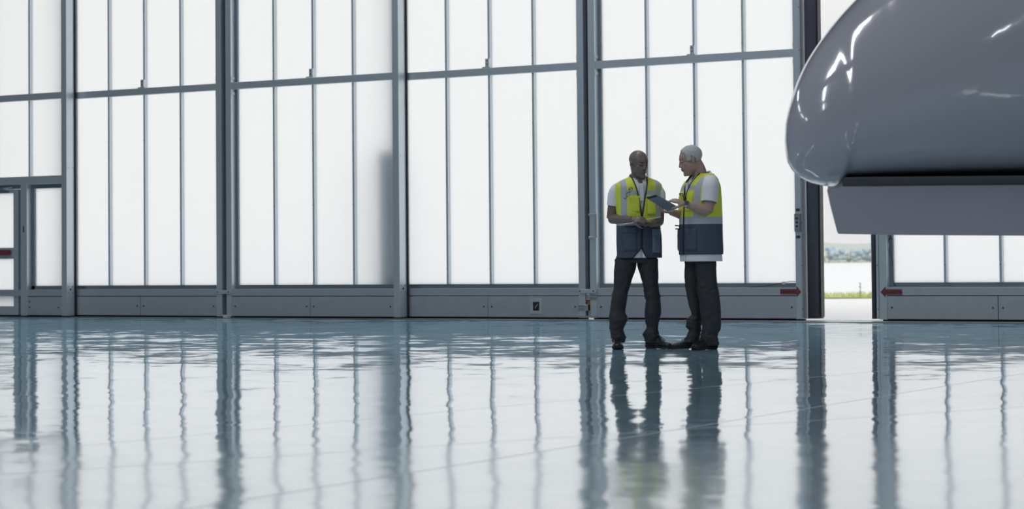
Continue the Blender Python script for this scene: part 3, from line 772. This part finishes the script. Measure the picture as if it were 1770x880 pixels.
LA = [(592, 1059, 1081), (588, 1058, 1080.5), (583, 1057, 1083), (575, 1055.5, 1079), (568, 1054, 1078), (560, 1053.6, 1082), (551, 1053.4, 1086), (540, 1053.8, 1081.5), (522, 1056, 1083.5), (500, 1059.8, 1087.5), (480, 1061, 1094), (462, 1062, 1100), (448, 1063, 1101)]
RA = [(592, 1116, 1138), (586, 1114, 1141), (577, 1111.2, 1139.5), (566, 1117.5, 1138), (555, 1116, 1139.5), (538, 1114.5, 1143), (520, 1116.5, 1142), (512, 1114, 1141.5), (500, 1113, 1139), (480, 1107.5, 1138.5), (462, 1102, 1138), (448, 1100, 1138)]
legsA = [leg_from(LA, 1103, 196, 603, lambda z: .02-.02*z), leg_from(RA, 1103, 196, 603, lambda z: .02-.02*z)]
def inner_leg(bm, rings, top):
    r_ = [rings[0], rings[3], rings[len(rings)//2], rings[-3]]
    limb(bm, [(r[3], r[4], r[0]) for r in r_]+[top], [.036, .038, .042, .055, .07], 14)
for lg, s in zip(legsA, (-1, 1)): inner_leg(bm, lg, (cA.x+s*.06, 0, .93))
body = remeshed('body', bm, skA, PA); paint_head(body, Hm)
# shirt
shirtA = [(.80, .192, .117, 0, 0), (.95, .186, .115, 0, 0), (1.10, .182, .112, 0, 0), (1.25, .190, .115, 0, 0), (1.36, .196, .118, 0, 0), (1.42, .190, .112, 0, 0), (1.455, .165, .10, 0, .005), (1.485, .120, .088, 0, .01), (1.505, .082, .074, 0, .01)]
so, _ = garment('polo_shirt', shirtA, M['shirt'], PA, gl=pw([(1.44, .0), (1.505, -.045)]), gr=pw([(1.44, .001), (1.505, .047)]), A=.003, rz=yawA, loc=cA, seed=2)
collar(so, M['shirt'], (0, .008), .078, .072, 1.492, 0, (0, 0, 0))
bm = B(); box(bm, -.018, .018, -.128, -.119, 1.30, 1.455, .002)
for z in (1.43, 1.38, 1.33): tube(bm, [(0, -.128, z), (0, -.131, z)], .006, 8)
pl = obj('button_placket', bm, M['shirt'], so)
for nm, s_, e_ in (('l', sR, eR), ('r', sL, eL)):
    o = sleeve('sleeve', [s_+Vector((.04 if nm == 'l' else -.04, 0, .010)), s_+(e_-s_)*.15, s_+(e_-s_)*.4, s_+(e_-s_)*.60], [.048, .060, .062, .062], M['shirt'], so, seed=4 if nm == 'l' else 9)
    o.matrix_parent_inverse = (Matrix.Translation(cA) @ Matrix.Rotation(yawA, 4, 'Z')).inverted()
# vest
vmA = vest_mat('hi_vis_vest_left_man', 1.085, 1.118, (1.352, 1.394), (-.178, -.128), (.130, .178))
vestA = [(.800, .200, .125, 0, 0), (.90, .198, .125, 0, 0), (1.02, .197, .125, 0, 0), (1.12, .198, .126, 0, 0), (1.25, .206, .130, 0, 0), (1.36, .212, .133, 0, 0), (1.42, .213, .128, 0, 0), (1.452, .203, .118, 0, .003), (1.478, .168, .105, 0, .008), (1.500, .118, .093, 0, .01), (1.513, .088, .086, 0, .012)]
glA = pw([(.80, -.082), (.84, -.050), (.870, -.022), (.890, -.003), (1.15, -.003), (1.27, -.018), (1.36, -.034), (1.44, -.056), (1.513, -.074)])
grA = pw([(.79, .050), (.83, .022), (.86, .006), (.885, -.002), (1.15, -.001), (1.22, .012), (1.32, .026), (1.44, .050), (1.513, .066)])
vo, ed_ = garment('hi_vis_vest', vestA, vmA, PA, gl=glA, gr=grA, A=.010, rz=yawA, loc=cA, seed=5)
for e_ in ed_: along(e_, .0052, M['piping'], 'edge_piping', vo)
patch('pocket', vestA, M['pocket'], vo, .095, .172, .845, 1.02, .006, 0, (0, 0, 0)); patch('pocket_flap', vestA, M['pocket'], vo, .090, .172, 1.00, 1.055, .016, 0, (0, 0, 0))
patch('pocket', vestA, M['navy'], vo, -.165, -.05, .86, 1.03, .006, 0, (0, 0, 0)); patch('pocket_flap', vestA, M['navy'], vo, -.170, -.045, 1.02, 1.075, .012, 0, (0, 0, 0))
yelm = cloth_mat('yellow_vest_cloth', YEL, .75); 
patch('pocket', vestA, yelm, vo, -.120, -.018, 1.20, 1.345, .003, 0, (0, 0, 0))
patch('pocket', vestA, yelm, vo, .050, .125, 1.18, 1.32, .003, 0, (0, 0, 0))
# trousers
PV = [(455, 1066, 1135), (448, 1062.8, 1138.2), (430, 1068, 1132), (400, 1070, 1130)]
trousers(PA, legsA, [(z, a*.96, .098, cx, 0) for z, a, b, cx, cy in leg_from(PV, 1103, 196, 603, lambda z: 0)], 1)
shoe(PA, 'boot', -.176, .10, -92); shoe(PA, 'boot', .082, .06, -40)

# ---- the man on the right
PB = empty('person', (12.312, -8.771, 0), TH)
tag(PB, 'grey-haired man in hi-vis vest seen from the side, pointing at a tablet', 'person')
B_ = lambda px, py, y=0: pt(1208, 197, 604, px, py, y)
skB = skin_mat('tanned_skin', (.43, .29, .245), (.08, .065, .06), (.27, .15, .13), .45)
yawB = radians(-62); cB = Vector((.026, 0, 0))
HmB = Matrix.Translation(B_(1194, 279.5, -.01)) @ Euler((radians(16), 0, radians(-83))).to_matrix().to_4x4() @ Matrix.Diagonal((1.04, 1.04, 1.06, 1))
bm = B(); head_parts(bm, HmB, nose=1.0)
limb(bm, [HmB @ Vector((0, .030, -.03)), HmB @ Vector((0, .045, -.10)), (cB.x+.01, .0, 1.45), (cB.x+.02, .0, 1.36)], [.060, .060, .070, .10], 20)
limb(bm, [(cB.x+.01, 0, 1.40), (cB.x, 0, 1.25), (cB.x, 0, 1.05), (cB.x, 0, .92)], [.10, .11, .11, .10], 20)
sN, eN, wN = B_(1226, 319, -.165), B_(1220.5, 369, -.215), B_(1181, 355.5, -.245)
sF, eF, wF = B_(1215, 322, .165), Vector((-.06, .13, 1.155)), Vector((-.235, -.085, 1.195))
for s in (sN, sF): limb(bm, [(cB.x+.02, 0, 1.40), s], [.07, .055], 14)
limb(bm, [sN, (sN+eN)/2, eN], [.054, .052, .044]); limb(bm, [eN, eN+(wN-eN)*.3, eN+(wN-eN)*.7, wN], [.045, .046, .036, .029])
limb(bm, [sF, (sF+eF)/2, eF], [.054, .050, .043]); limb(bm, [eF, eF+(wF-eF)*.3, eF+(wF-eF)*.7, wF], [.043, .045, .035, .029])
hand(bm, wN, (-.93, -.12, .32), (-.1, .5, -.8), 1, ((.10, .15, .15), (.25, .5, .4), (.35, .7, .5), (.4, .7, .5)), (.35, .4), .98)
hand(bm, wF, (-.86, -.42, .05), (-.1, -.2, .95), 1, ((.30, .45, .5), (.35, .55, .5), (.4, .6, .5), (.45, .6, .5)), (.35, .5), .95)
LF = [(593, 1184, 1207), (585, 1186, 1211), (573, 1192, 1213), (566, 1187.6, 1213), (556, 1188, 1214), (550, 1190, 1214), (544, 1196.5, 1214), (528, 1191.6, 1213), (508, 1188, 1213), (488, 1185, 1214), (468, 1184.5, 1216), (447, 1184.5, 1217)]
LN = [(597, 1212, 1240.5), (590, 1209, 1240.5), (578, 1210, 1239), (568, 1212, 1244), (545, 1210, 1244.5), (522, 1207, 1243.5), (505, 1204, 1240.5), (493, 1204, 1238.5), (470, 1201, 1237), (447, 1199, 1236.5)]
legsB = [leg_from(LF, 1208, 197, 604, lambda z: .10-.03*z), leg_from(LN, 1208, 197, 604, lambda z: -.09+.03*z)]
for lg, y_ in zip(legsB, (.06, -.06)): inner_leg(bm, lg, (.02, y_, .93))
body = remeshed('body', bm, skB, PB); paint_head(body, HmB, .6)
# short grey hair: a close cap following the skull
bm = B(); bmesh.ops.create_uvsphere(bm, u_segments=128, v_segments=90, radius=1)
kill = []
for v in bm.verts:
    p = Vector((v.co.x*.0775, .012+v.co.y*.0985, .040+v.co.z*.0835))
    keep = (p.z > .062-(p.y+.04)*.75 if p.y < .03 else p.z > -.050+max(0, .05-p.y)*.6) and not (p.y < -.058)
    if abs(p.x) > .055 and -.045 < p.y < -.005 and p.z > -.02: keep = keep or p.z > .0
    if not keep: kill.append(v)
    p += Vector((mnoise.noise(p*60), mnoise.noise(p*60+Vector((9, 0, 0))), mnoise.noise(p*60+Vector((0, 9, 0)))))*.0022
    v.co = HmB @ p
bmesh.ops.delete(bm, geom=kill, context='VERTS')
hm = mat('grey_hair', (.54, .55, .55), .8, noise=.3, nscale=150, bump=.3, bscale=220)
ho = obj('hair', bm, hm, PB, smooth=True); s = ho.modifiers.new('thickness', 'SOLIDIFY'); s.thickness = .006; s.offset = -1
shirtB = [(.765, .197, .166, 0, .004), (.86, .196, .165, 0, 0), (1.05, .190, .150, 0, 0), (1.25, .196, .150, 0, 0), (1.36, .200, .142, 0, .005), (1.43, .190, .128, 0, .012), (1.47, .160, .108, 0, .02), (1.50, .115, .092, 0, .027), (1.525, .080, .076, 0, .03)]
so, _ = garment('polo_shirt', shirtB, M['shirt'], PB, gl=pw([(1.46, 0), (1.525, -.03)]), gr=pw([(1.46, .001), (1.525, .03)]), A=.004, rz=yawB, loc=cB, seed=12)
collar(so, M['shirt'], (0, .022), .076, .074, 1.492, 0, (0, 0, 0), tilt=.10)
bm = B(); box(bm, -.018, .018, -.140, -.130, 1.32, 1.45, .002); obj('button_placket', bm, M['shirt'], so)
for nm, s_, e_ in (('l', sN, eN), ('r', sF, eF)):
    o = sleeve('sleeve', [s_+Vector((.0, .03 if nm == 'l' else -.03, .035)), s_+(e_-s_)*.12, s_+(e_-s_)*.40, s_+(e_-s_)*.68], [.056, .072, .070, .070], M['shirt'], so, seed=14 if nm == 'l' else 19)
    o.matrix_parent_inverse = (Matrix.Translation(cB) @ Matrix.Rotation(yawB, 4, 'Z')).inverted()
vmB = vest_mat('hi_vis_vest_right_man', 1.088, 1.150, (1.382, 1.422), (-.165, -.115), (.115, .165))
vestB = [(.825, .205, .176, 0, 0), (.93, .206, .176, 0, 0), (1.08, .206, .172, 0, 0), (1.20, .208, .168, 0, 0), (1.33, .210, .160, 0, .004), (1.41, .208, .145, 0, .010), (1.455, .192, .128, 0, .015), (1.490, .152, .110, 0, .024), (1.515, .108, .097, 0, .028), (1.530, .086, .090, 0, .03)]
glB = pw([(.82, -.006), (1.22, -.004), (1.36, -.018), (1.45, -.045), (1.53, -.062)]); grB = pw([(.82, .006), (1.22, .004), (1.36, .02), (1.45, .045), (1.53, .062)])
vo, ed_ = garment('hi_vis_vest', vestB, vmB, PB, gl=glB, gr=grB, A=.010, rz=yawB, loc=cB, seed=15)
for e_ in ed_: along(e_, .0055, M['piping'], 'edge_piping', vo)
patch('pocket', vestB, M['navy'], vo, .035, .150, .86, 1.05, .008, 0, (0, 0, 0)); patch('pocket', vestB, M['navy'], vo, -.15, -.035, .86, 1.05, .008, 0, (0, 0, 0))
patch('pocket', vestB, yelm, vo, .030, .110, 1.20, 1.37, .004, 0, (0, 0, 0))
patch('pocket', vestB, yelm, vo, -.110, -.030, 1.20, 1.37, .004, 0, (0, 0, 0))
PVB = [(455, 1188, 1233), (446, 1184.5, 1237), (430, 1183, 1239), (400, 1184, 1238)]
trousers(PB, legsB, [(z, a*.97, .15, cx, 0) for z, a, b, cx, cy in leg_from(PVB, 1208, 197, 604, lambda z: 0)], 6)
shoe(PB, 'boot', .040, .14, -165, tread=True); shoe(PB, 'boot', .143, -.04, -140, L=.278)
# watch
bm = B(); d = (wN-eN).normalized(); cw = wN-d*.012
tube(bm, [cw-d*.012, cw+d*.012], .0325, 20); wo_ = obj('wristwatch', bm, M['watch'], PB, smooth=True)
bm = B(); u = Vector((0, -1, .35)).normalized(); tube(bm, [cw+u*.028, cw+u*.040], .018, 16); obj('watch_face', bm, M['screw'], wo_)

# ---- things held or hooked on (they stand on their own)
def hung(name, P, center, label, cat):
    mw = Matrix.Translation(P.location) @ Matrix.Rotation(TH, 4, 'Z'); o = empty(name, mw @ Vector(center), TH); tag(o, label, cat); return o
c = Vector((-.375, -.245, 1.262))
tab = hung('tablet', PB, c, 'grey tablet computer held between the two men, its back towards the camera', 'tablet')
a = B_(1131.4, 339.5, -.315); b = B_(1170, 362.3, -.285); cc = B_(1153, 367.5, -.165); dd = B_(1114.3, 343.6, -.195)
nn_ = (b-a).cross(dd-a).normalized()
if nn_.z < 0: nn_ = -nn_
def slab(bm, q, n_, t0, t1):
    lo = [bm.verts.new(p-c+n_*t0) for p in q]; hi = [bm.verts.new(p-c+n_*t1) for p in q]
    bm.faces.new(lo); bm.faces.new(hi[::-1])
    for i in range(4): bm.faces.new((lo[i], lo[(i+1) % 4], hi[(i+1) % 4], hi[i]))
Q = [a, b, cc, dd]; bm = B(); slab(bm, Q, nn_, -.004, .004); bmesh.ops.bevel(bm, geom=bm.edges[:], offset=.0025, segments=2, affect='EDGES')
obj('back_shell', bm, mat('tablet_back', (.22, .27, .30), .35, .4), tab)
ins = lambda q, k: [p+(sum(q, Vector())/4-p)*k for p in q]
bm = B(); slab(bm, ins(Q, .06), nn_, .0035, .0052); obj('screen', bm, M['black'], tab)
bm = B(); e1 = (b-a)*.09; w1 = (b-a)*.015; slab(bm, [a+w1+(dd-a)*.06, a+e1+w1+(dd-a)*.06, dd+e1+w1-(dd-a)*.06, dd+w1-(dd-a)*.06], nn_, -.0052, -.0035); obj('antenna_strip', bm, M['black'], tab)
def basis(x, y):
    x = Vector(x).normalized(); y = Vector(y); y = (y-x*y.dot(x)).normalized(); z = x.cross(y)
    return Matrix(((x.x, y.x, z.x), (x.y, y.y, z.y), (x.z, y.z, z.z)))
def glasses(P, c, lab, R_, sc=.8):
    r = hung('safety_glasses', P, c, lab, 'glasses')
    T = R_.to_4x4() @ Matrix.Scale(sc, 4); mm = lambda p: T @ Vector(p)
    for s in (-1, 1):
        bm = B(); pts = [mm((s*.034+.026*cos(t)*1.05, 0, .019*sin(t))) for t in [2*pi*k/20 for k in range(21)]]
        tube(bm, pts, .0017, 6); 
        o = obj('frame', bm, M['black'], r)
        bm = B(); ell(bm, (0, 0, 0), (.026, .0012, .018), T @ Matrix.Translation((s*.034, 0, 0)), 16); obj('lens', bm, M['lens'], r, smooth=True)
        bm = B(); tube(bm, [mm((s*.061, 0, .004)), mm((s*.063, .05, .004)), mm((s*.060, .105, .002)), mm((s*.058, .13, -.022))], .0024, 6); obj('temple', bm, M['black'], r)
    bm = B(); tube(bm, [mm((-.009, 0, .006)), mm((0, -.002, .010)), mm((.009, 0, .006))], .002, 6); obj('bridge', bm, M['black'], r)
glasses(PA, A_(1086, 333, -.175), 'clear glasses with black temples hooked on the chest of the man with shaved head', basis((.45, -.30, .80), (-.50, -.05, -.86)))
glasses(PB, B_(1178, 340, -.14), 'clear glasses hanging from the vest front of the grey-haired man', basis((-.55, -.80, .25), (.50, .15, -.85)))
# paper and pen in the left man's hands
r = hung('notepad', PA, A_(1086, 386, -.17), 'small white notepad edge showing under the right forearm of the man with shaved head', 'notepad')
bm = B(); T = Matrix.Rotation(-.14, 4, 'Y') @ Matrix.Rotation(.1, 4, 'Z'); box(bm, -.045, .075, -.035, .035, -.004, .001); bmesh.ops.transform(bm, matrix=T, verts=bm.verts)
obj('pages', bm, mat('paper', (.75, .77, .8), .8), r)
bm = B(); box(bm, -.047, .077, -.037, .037, -.0065, -.004); bmesh.ops.transform(bm, matrix=T, verts=bm.verts); obj('cover', bm, M['white_plastic'], r)
def pen(P, p0, p1, lab, m_):
    p0, p1 = Vector(p0), Vector(p1); r = hung('pen', P, (p0+p1)/2, lab, 'pen'); cc_ = (p0+p1)/2; d = (p1-p0).normalized(); a_, b_ = p0-cc_, p1-cc_
    bm = B(); tube(bm, [a_, a_+d*.004, b_-d*.014], .0052, 10); obj('barrel', bm, m_, r, smooth=True)
    bm = B(); tube(bm, [b_-d*.014, b_], [.005, .0012], 10); obj('tip', bm, M['screw'], r)
    bm = B(); tube(bm, [a_+Vector((0, -.0075, 0)), a_+d*.04+Vector((0, -.0075, 0))], .0015, 6); obj('clip', bm, M['bright'], r)
pen(PA, A_(1140, 376.5, -.20), A_(1112, 382, -.265), 'silver pen held in the clasped hands of the man with shaved head', M['watch'])
pen(PB, B_(1166.5, 391.5, -.05), B_(1182, 393, .0), 'upper black pen sticking out of the vest pocket of the grey-haired man', M['black'])
pen(PB, B_(1167.5, 397.5, -.05), B_(1183, 397, .0), 'lower black pen sticking out of the vest pocket of the grey-haired man', M['black'])

# ------------------------------------------------------------------ aircraft nose
NOSE = CAM+F0*13.0+R0*((1358-885)/4000*13)
AC = empty('aircraft', (NOSE.x, NOSE.y, 0), TH)
tag(AC, 'glossy grey nose of a parked jet with an open door panel below it', 'aircraft')
def zz(py, px=1500): return .757+(451-py)/308
def uu(px): return (px-1358)/308
bot_ = [(0, zz(240)), (.006, zz(262)), (.020, zz(282)), (.07, zz(300)), (.16, zz(313)), (.24, zz(318.5)), (.325, zz(319.5)), (.345, zz(307)), (1.4, zz(307)), (2.5, 1.20), (5, 1.17), (9, 1.15)]
top_ = [(0, zz(238)), (.006, zz(212)), (.022, zz(190)), (.088, zz(131)), (.17, zz(86)), (.28, zz(42)), (.41, zz(-6)), (.6, 2.42), (1.0, 2.75), (1.7, 3.12), (3, 3.5), (5, 3.7), (9, 3.75)]
bF, tF = pw(bot_), pw(top_)
wid_ = pw([(0, 0.01), (.006, .06), (.022, .12), (.07, .23), (.16, .36), (.30, .50), (.6, .74), (1.0, 1.0), (1.7, 1.15), (3, 1.26), (9, 1.3)])
def sm_(f, u):
    w = min(.8*u, .45); return sum(f(u+w*(k/6-1))*(1-abs(k/6-1)+.01) for k in range(13))/sum(1-abs(k/6-1)+.01 for k in range(13))
def smooth_pw(f, u, s): return (f(max(0, u-s))+2*f(u)+f(u+s))/4
bF2 = pw([(0, zz(307)), (1.4, zz(307)), (2.5, 1.20), (5, 1.17), (9, 1.15)])
def hull(name, u0, u1, m_, n=70, lo=0.0):
    bF_ = bF
    bm = B(); rows = []; us = [u0+(u1-u0)*(i/n)**(2.0 if u0 == 0 else 1) for i in range(n+1)]
    for u in us:
        s = min(.5*u, .12); b_, t_, w_ = smooth_pw(bF_, u, min(s, .02)), sm_(tF, u), sm_(wid_, u); cz = b_+(t_-b_)*.42; row = []
        for k in range(96):
            a = 2*pi*k/96; ca_, sa = cos(a), sin(a)
            e_ = 2.35 if sa < 0 else 2.0
            y = w_*math.copysign(abs(ca_)**(2/e_), ca_); z = cz+(t_-cz if sa > 0 else cz-b_)*math.copysign(abs(sa)**(2/e_), sa)
            row.append(bm.verts.new((u, y+.60*(1-math.exp(-1.5*u)), z)))
        rows.append(row)
    for a, b in zip(rows, rows[1:]):
        for k in range(96): bm.faces.new((a[k], a[(k+1) % 96], b[(k+1) % 96], b[k]))
    if u0 == 0: bm.faces.new(rows[0])
    if u1 > 8: bm.faces.new(rows[-1])
    return obj(name, bm, m_, AC, smooth=True)
paint = mat('glossy_aircraft_paint', (.45, .45, .51), .12, spec=.5, coat=1, noise=.03, nscale=1.5, bump=.015, bscale=2.2)
ring = mat('radome_seam', (.18, .19, .22), .4)
hull('fuselage', 0, 9.0, paint, 260)
# drain mast / small blister under the side
bm = B(); ell(bm, (uu(1742), -.28, zz(240)), (.045, .03, .016), Euler((0, .35, 0)).to_matrix().to_4x4(), 16); obj('probe_blister', bm, M['alu'], AC, smooth=True)
bm = B(); ell(bm, (uu(1757), -.31, zz(243)), (.014, .02, .012), None, 12); obj('probe_tip', bm, M['dark'], AC, smooth=True)
# dark keel strip and the open door hanging below
K2 = (13-.02)/13; bm = B(); box(bm, K2*(uu(1457)+1.537)-1.537, 4.6, -.02, .60, zz(322.5), zz(306), .006)
obj('keel_strip', bm, mat('dark_keel', (.13, .14, .155), .4), AC)
bm = B(); poly = [(uu(1430), zz(326)), (uu(1436), zz(356)), (uu(1448), zz(404)), (uu(1560), zz(407)), (uu(1770), zz(410)), (4.4, zz(412)), (4.5, zz(321)), (uu(1700), zz(322.5)), (uu(1456), zz(323.5))]
K_ = (13-.04)/13; poly = [(K_*(u+1.537)-1.537, .757+(z-.757)*K_) for u, z in poly]; prism(bm, poly, -.055, -.02); bmesh.ops.bevel(bm, geom=bm.edges[:], offset=.004, segments=2, affect='EDGES')
obj('gear_door', bm, mat('gear_door_paint', (.42, .42, .49), .45, noise=.03, nscale=2), AC)
for u in (.5, 1.8, 3.6):
    bm = B(); tube(bm, [(u, -.015, zz(345)), (u+.02, .05, zz(326)), (u+.02, .1, zz(316))], .012, 8)
    obj('door_hinge', bm, M['screw'], AC)

# ------------------------------------------------------------------ outdoors seen through the opening
rnd = random.Random(11)
def outp(f, s): return CAM+F0*f+R0*(s+f*.143)
bm = B()
for i in range(9000):
    f = 46.7+rnd.random()*1.6; s = -7+rnd.random()*14; p = outp(f, s); p.z = .0
    h = (.05+rnd.random()*.10)*(1+.5*mnoise.noise(p*.9)); w = .006+rnd.random()*.006; a = rnd.random()*pi; lx, ly = rnd.uniform(-.05, .05), rnd.uniform(-.05, .05)
    d = Vector((cos(a)*w, sin(a)*w, 0)); v = [bm.verts.new(p-d), bm.verts.new(p+d), bm.verts.new(p+d*.6+Vector((lx*.4, ly*.4, h*.6))), bm.verts.new(p-d*.6+Vector((lx*.4, ly*.4, h*.6))), bm.verts.new(p+Vector((lx, ly, h)))]
    mi = 1 if mnoise.noise(p*2.0+Vector((0, 0, 5))) > .05 else 0
    for q_ in (v[:4], (v[3], v[2], v[4])): bm.faces.new(q_).material_index = mi
tag(obj('grass', bm, [mat('yellow_green_grass', (.58, .66, .26), .8, noise=.2, nscale=3), mat('dry_grass', (.80, .78, .50), .8, noise=.2, nscale=3)]), 'strip of tall yellow green grass along the edge of the apron', 'grass', kind='stuff')  # yellow-green and dry blades mixed by noise
def weed(f, s, h, lab):
    p = outp(f, s); p.z = .02; r = empty('weed', p); tag(r, lab, 'plant')
    bm = B(); tube(bm, [(0, 0, -.02), (.01, 0, h*.6), (0, .01, h)], [.008, .005, .002], 6); obj('stem', bm, mat('weed_stem', (.25, .32, .16), .8), r)
    bm = B()
    for k in range(46):
        z = h*(.15+.85*rnd.random()); a = rnd.random()*2*pi; L = .03+.05*rnd.random()*(1.2-z/h); d = Vector((cos(a), sin(a), .5))*L; q = Vector((0, 0, z)); sd = Vector((-sin(a), cos(a), 0))*.010
        v = [bm.verts.new(q), bm.verts.new(q+d*.5+sd), bm.verts.new(q+d), bm.verts.new(q+d*.5-sd)]; bm.faces.new(v)
    obj('leaves', bm, mat('weed_leaf', (.32, .42, .22), .8), r)
weed(46.75, .32, .30, 'single taller weed standing out of the grass strip beyond the opening')
leafm = [mat('hazed_tree_leaf_%s' % n_, c_, .9, noise=.3, nscale=.6) for n_, c_ in (('blue_green', (.36, .48, .54)), ('olive', (.48, .57, .50)), ('dark', (.30, .42, .52)), ('pale', (.66, .68, .52)))]  # distance haze is painted into these pale bluish leaf colours
bark = mat('tree_bark', (.2, .17, .14), .9)
def tree(f, s, h, w, mi, lab):
    p = outp(f, s); p.z = .25; r = empty('tree', p); tag(r, lab, 'tree', 'trees on the far shore')
    bm = B(); tube(bm, [(0, 0, 0), (.1, 0, h*.5)], [h*.035, h*.02], 8); obj('trunk', bm, bark, r)
    bm = B(); rn = random.Random(int(s*10)+99)
    for k in range(24):
        a = rn.random()*2*pi; rr = rn.random()**.6*w*.5; z = h*(.22+.62*rn.random()); q = 1-abs(z/h-.5)*.9
        c_ = Vector((cos(a)*rr*q, sin(a)*rr*q, z)); g = bmesh.ops.create_icosphere(bm, subdivisions=2, radius=w*(.17+.10*rn.random()), matrix=Matrix.Translation(c_) @ Matrix.Diagonal((1, 1, .85, 1)))
        for v in g['verts']: v.co += (v.co-c_).normalized()*mnoise.noise(v.co*(2.4/w*3))*w*.09
    obj('crown', bm, leafm[mi], r, smooth=False)
TR = [(-40+6.1*i, [8, 9, 7.6, 9.4, 8.2, 10.4, 8.6, 7.4][i % 8], 8.2, [0, 2, 1, 0, 3, 2, 0, 1][i % 8]) for i in range(14)]
ORD = 'first second third fourth fifth sixth seventh eighth ninth tenth eleventh twelfth thirteenth last'.split()
for i, (s, h, w, mi) in enumerate(sorted(TR)):
    kind = ['blue-green', 'olive', 'dark', 'pale'][mi]
    tree(1512+(i % 2)*12, s, h, w, mi, 'hazy %s tree, %s in the row on the far shore' % (kind, ORD[i]))
# lake haze: a thin even veil of mist over the water
bm = B(); P = [outp(60, -60), outp(60, 60), outp(2900, 900), outp(2900, -900)]
lo = [bm.verts.new((p.x, p.y, -.3)) for p in P]; hi = [bm.verts.new((p.x, p.y, 90)) for p in P]
bm.faces.new(lo); bm.faces.new(hi[::-1])
for i in range(4): bm.faces.new((lo[i], lo[(i+1) % 4], hi[(i+1) % 4], hi[i]))
m = bpy.data.materials.new('lake_mist'); m.use_nodes = True; t = m.node_tree; t.nodes.clear()
o_ = t.nodes.new('ShaderNodeOutputMaterial'); v_ = t.nodes.new('ShaderNodeVolumeScatter'); v_.inputs['Density'].default_value = .00016; v_.inputs['Color'].default_value = (.96, .97, 1, 1)
t.links.new(v_.outputs[0], o_.inputs['Volume'])
tag(obj('haze', bm, m), 'thin pale haze lying over the lake and far shore', 'haze', kind='stuff')
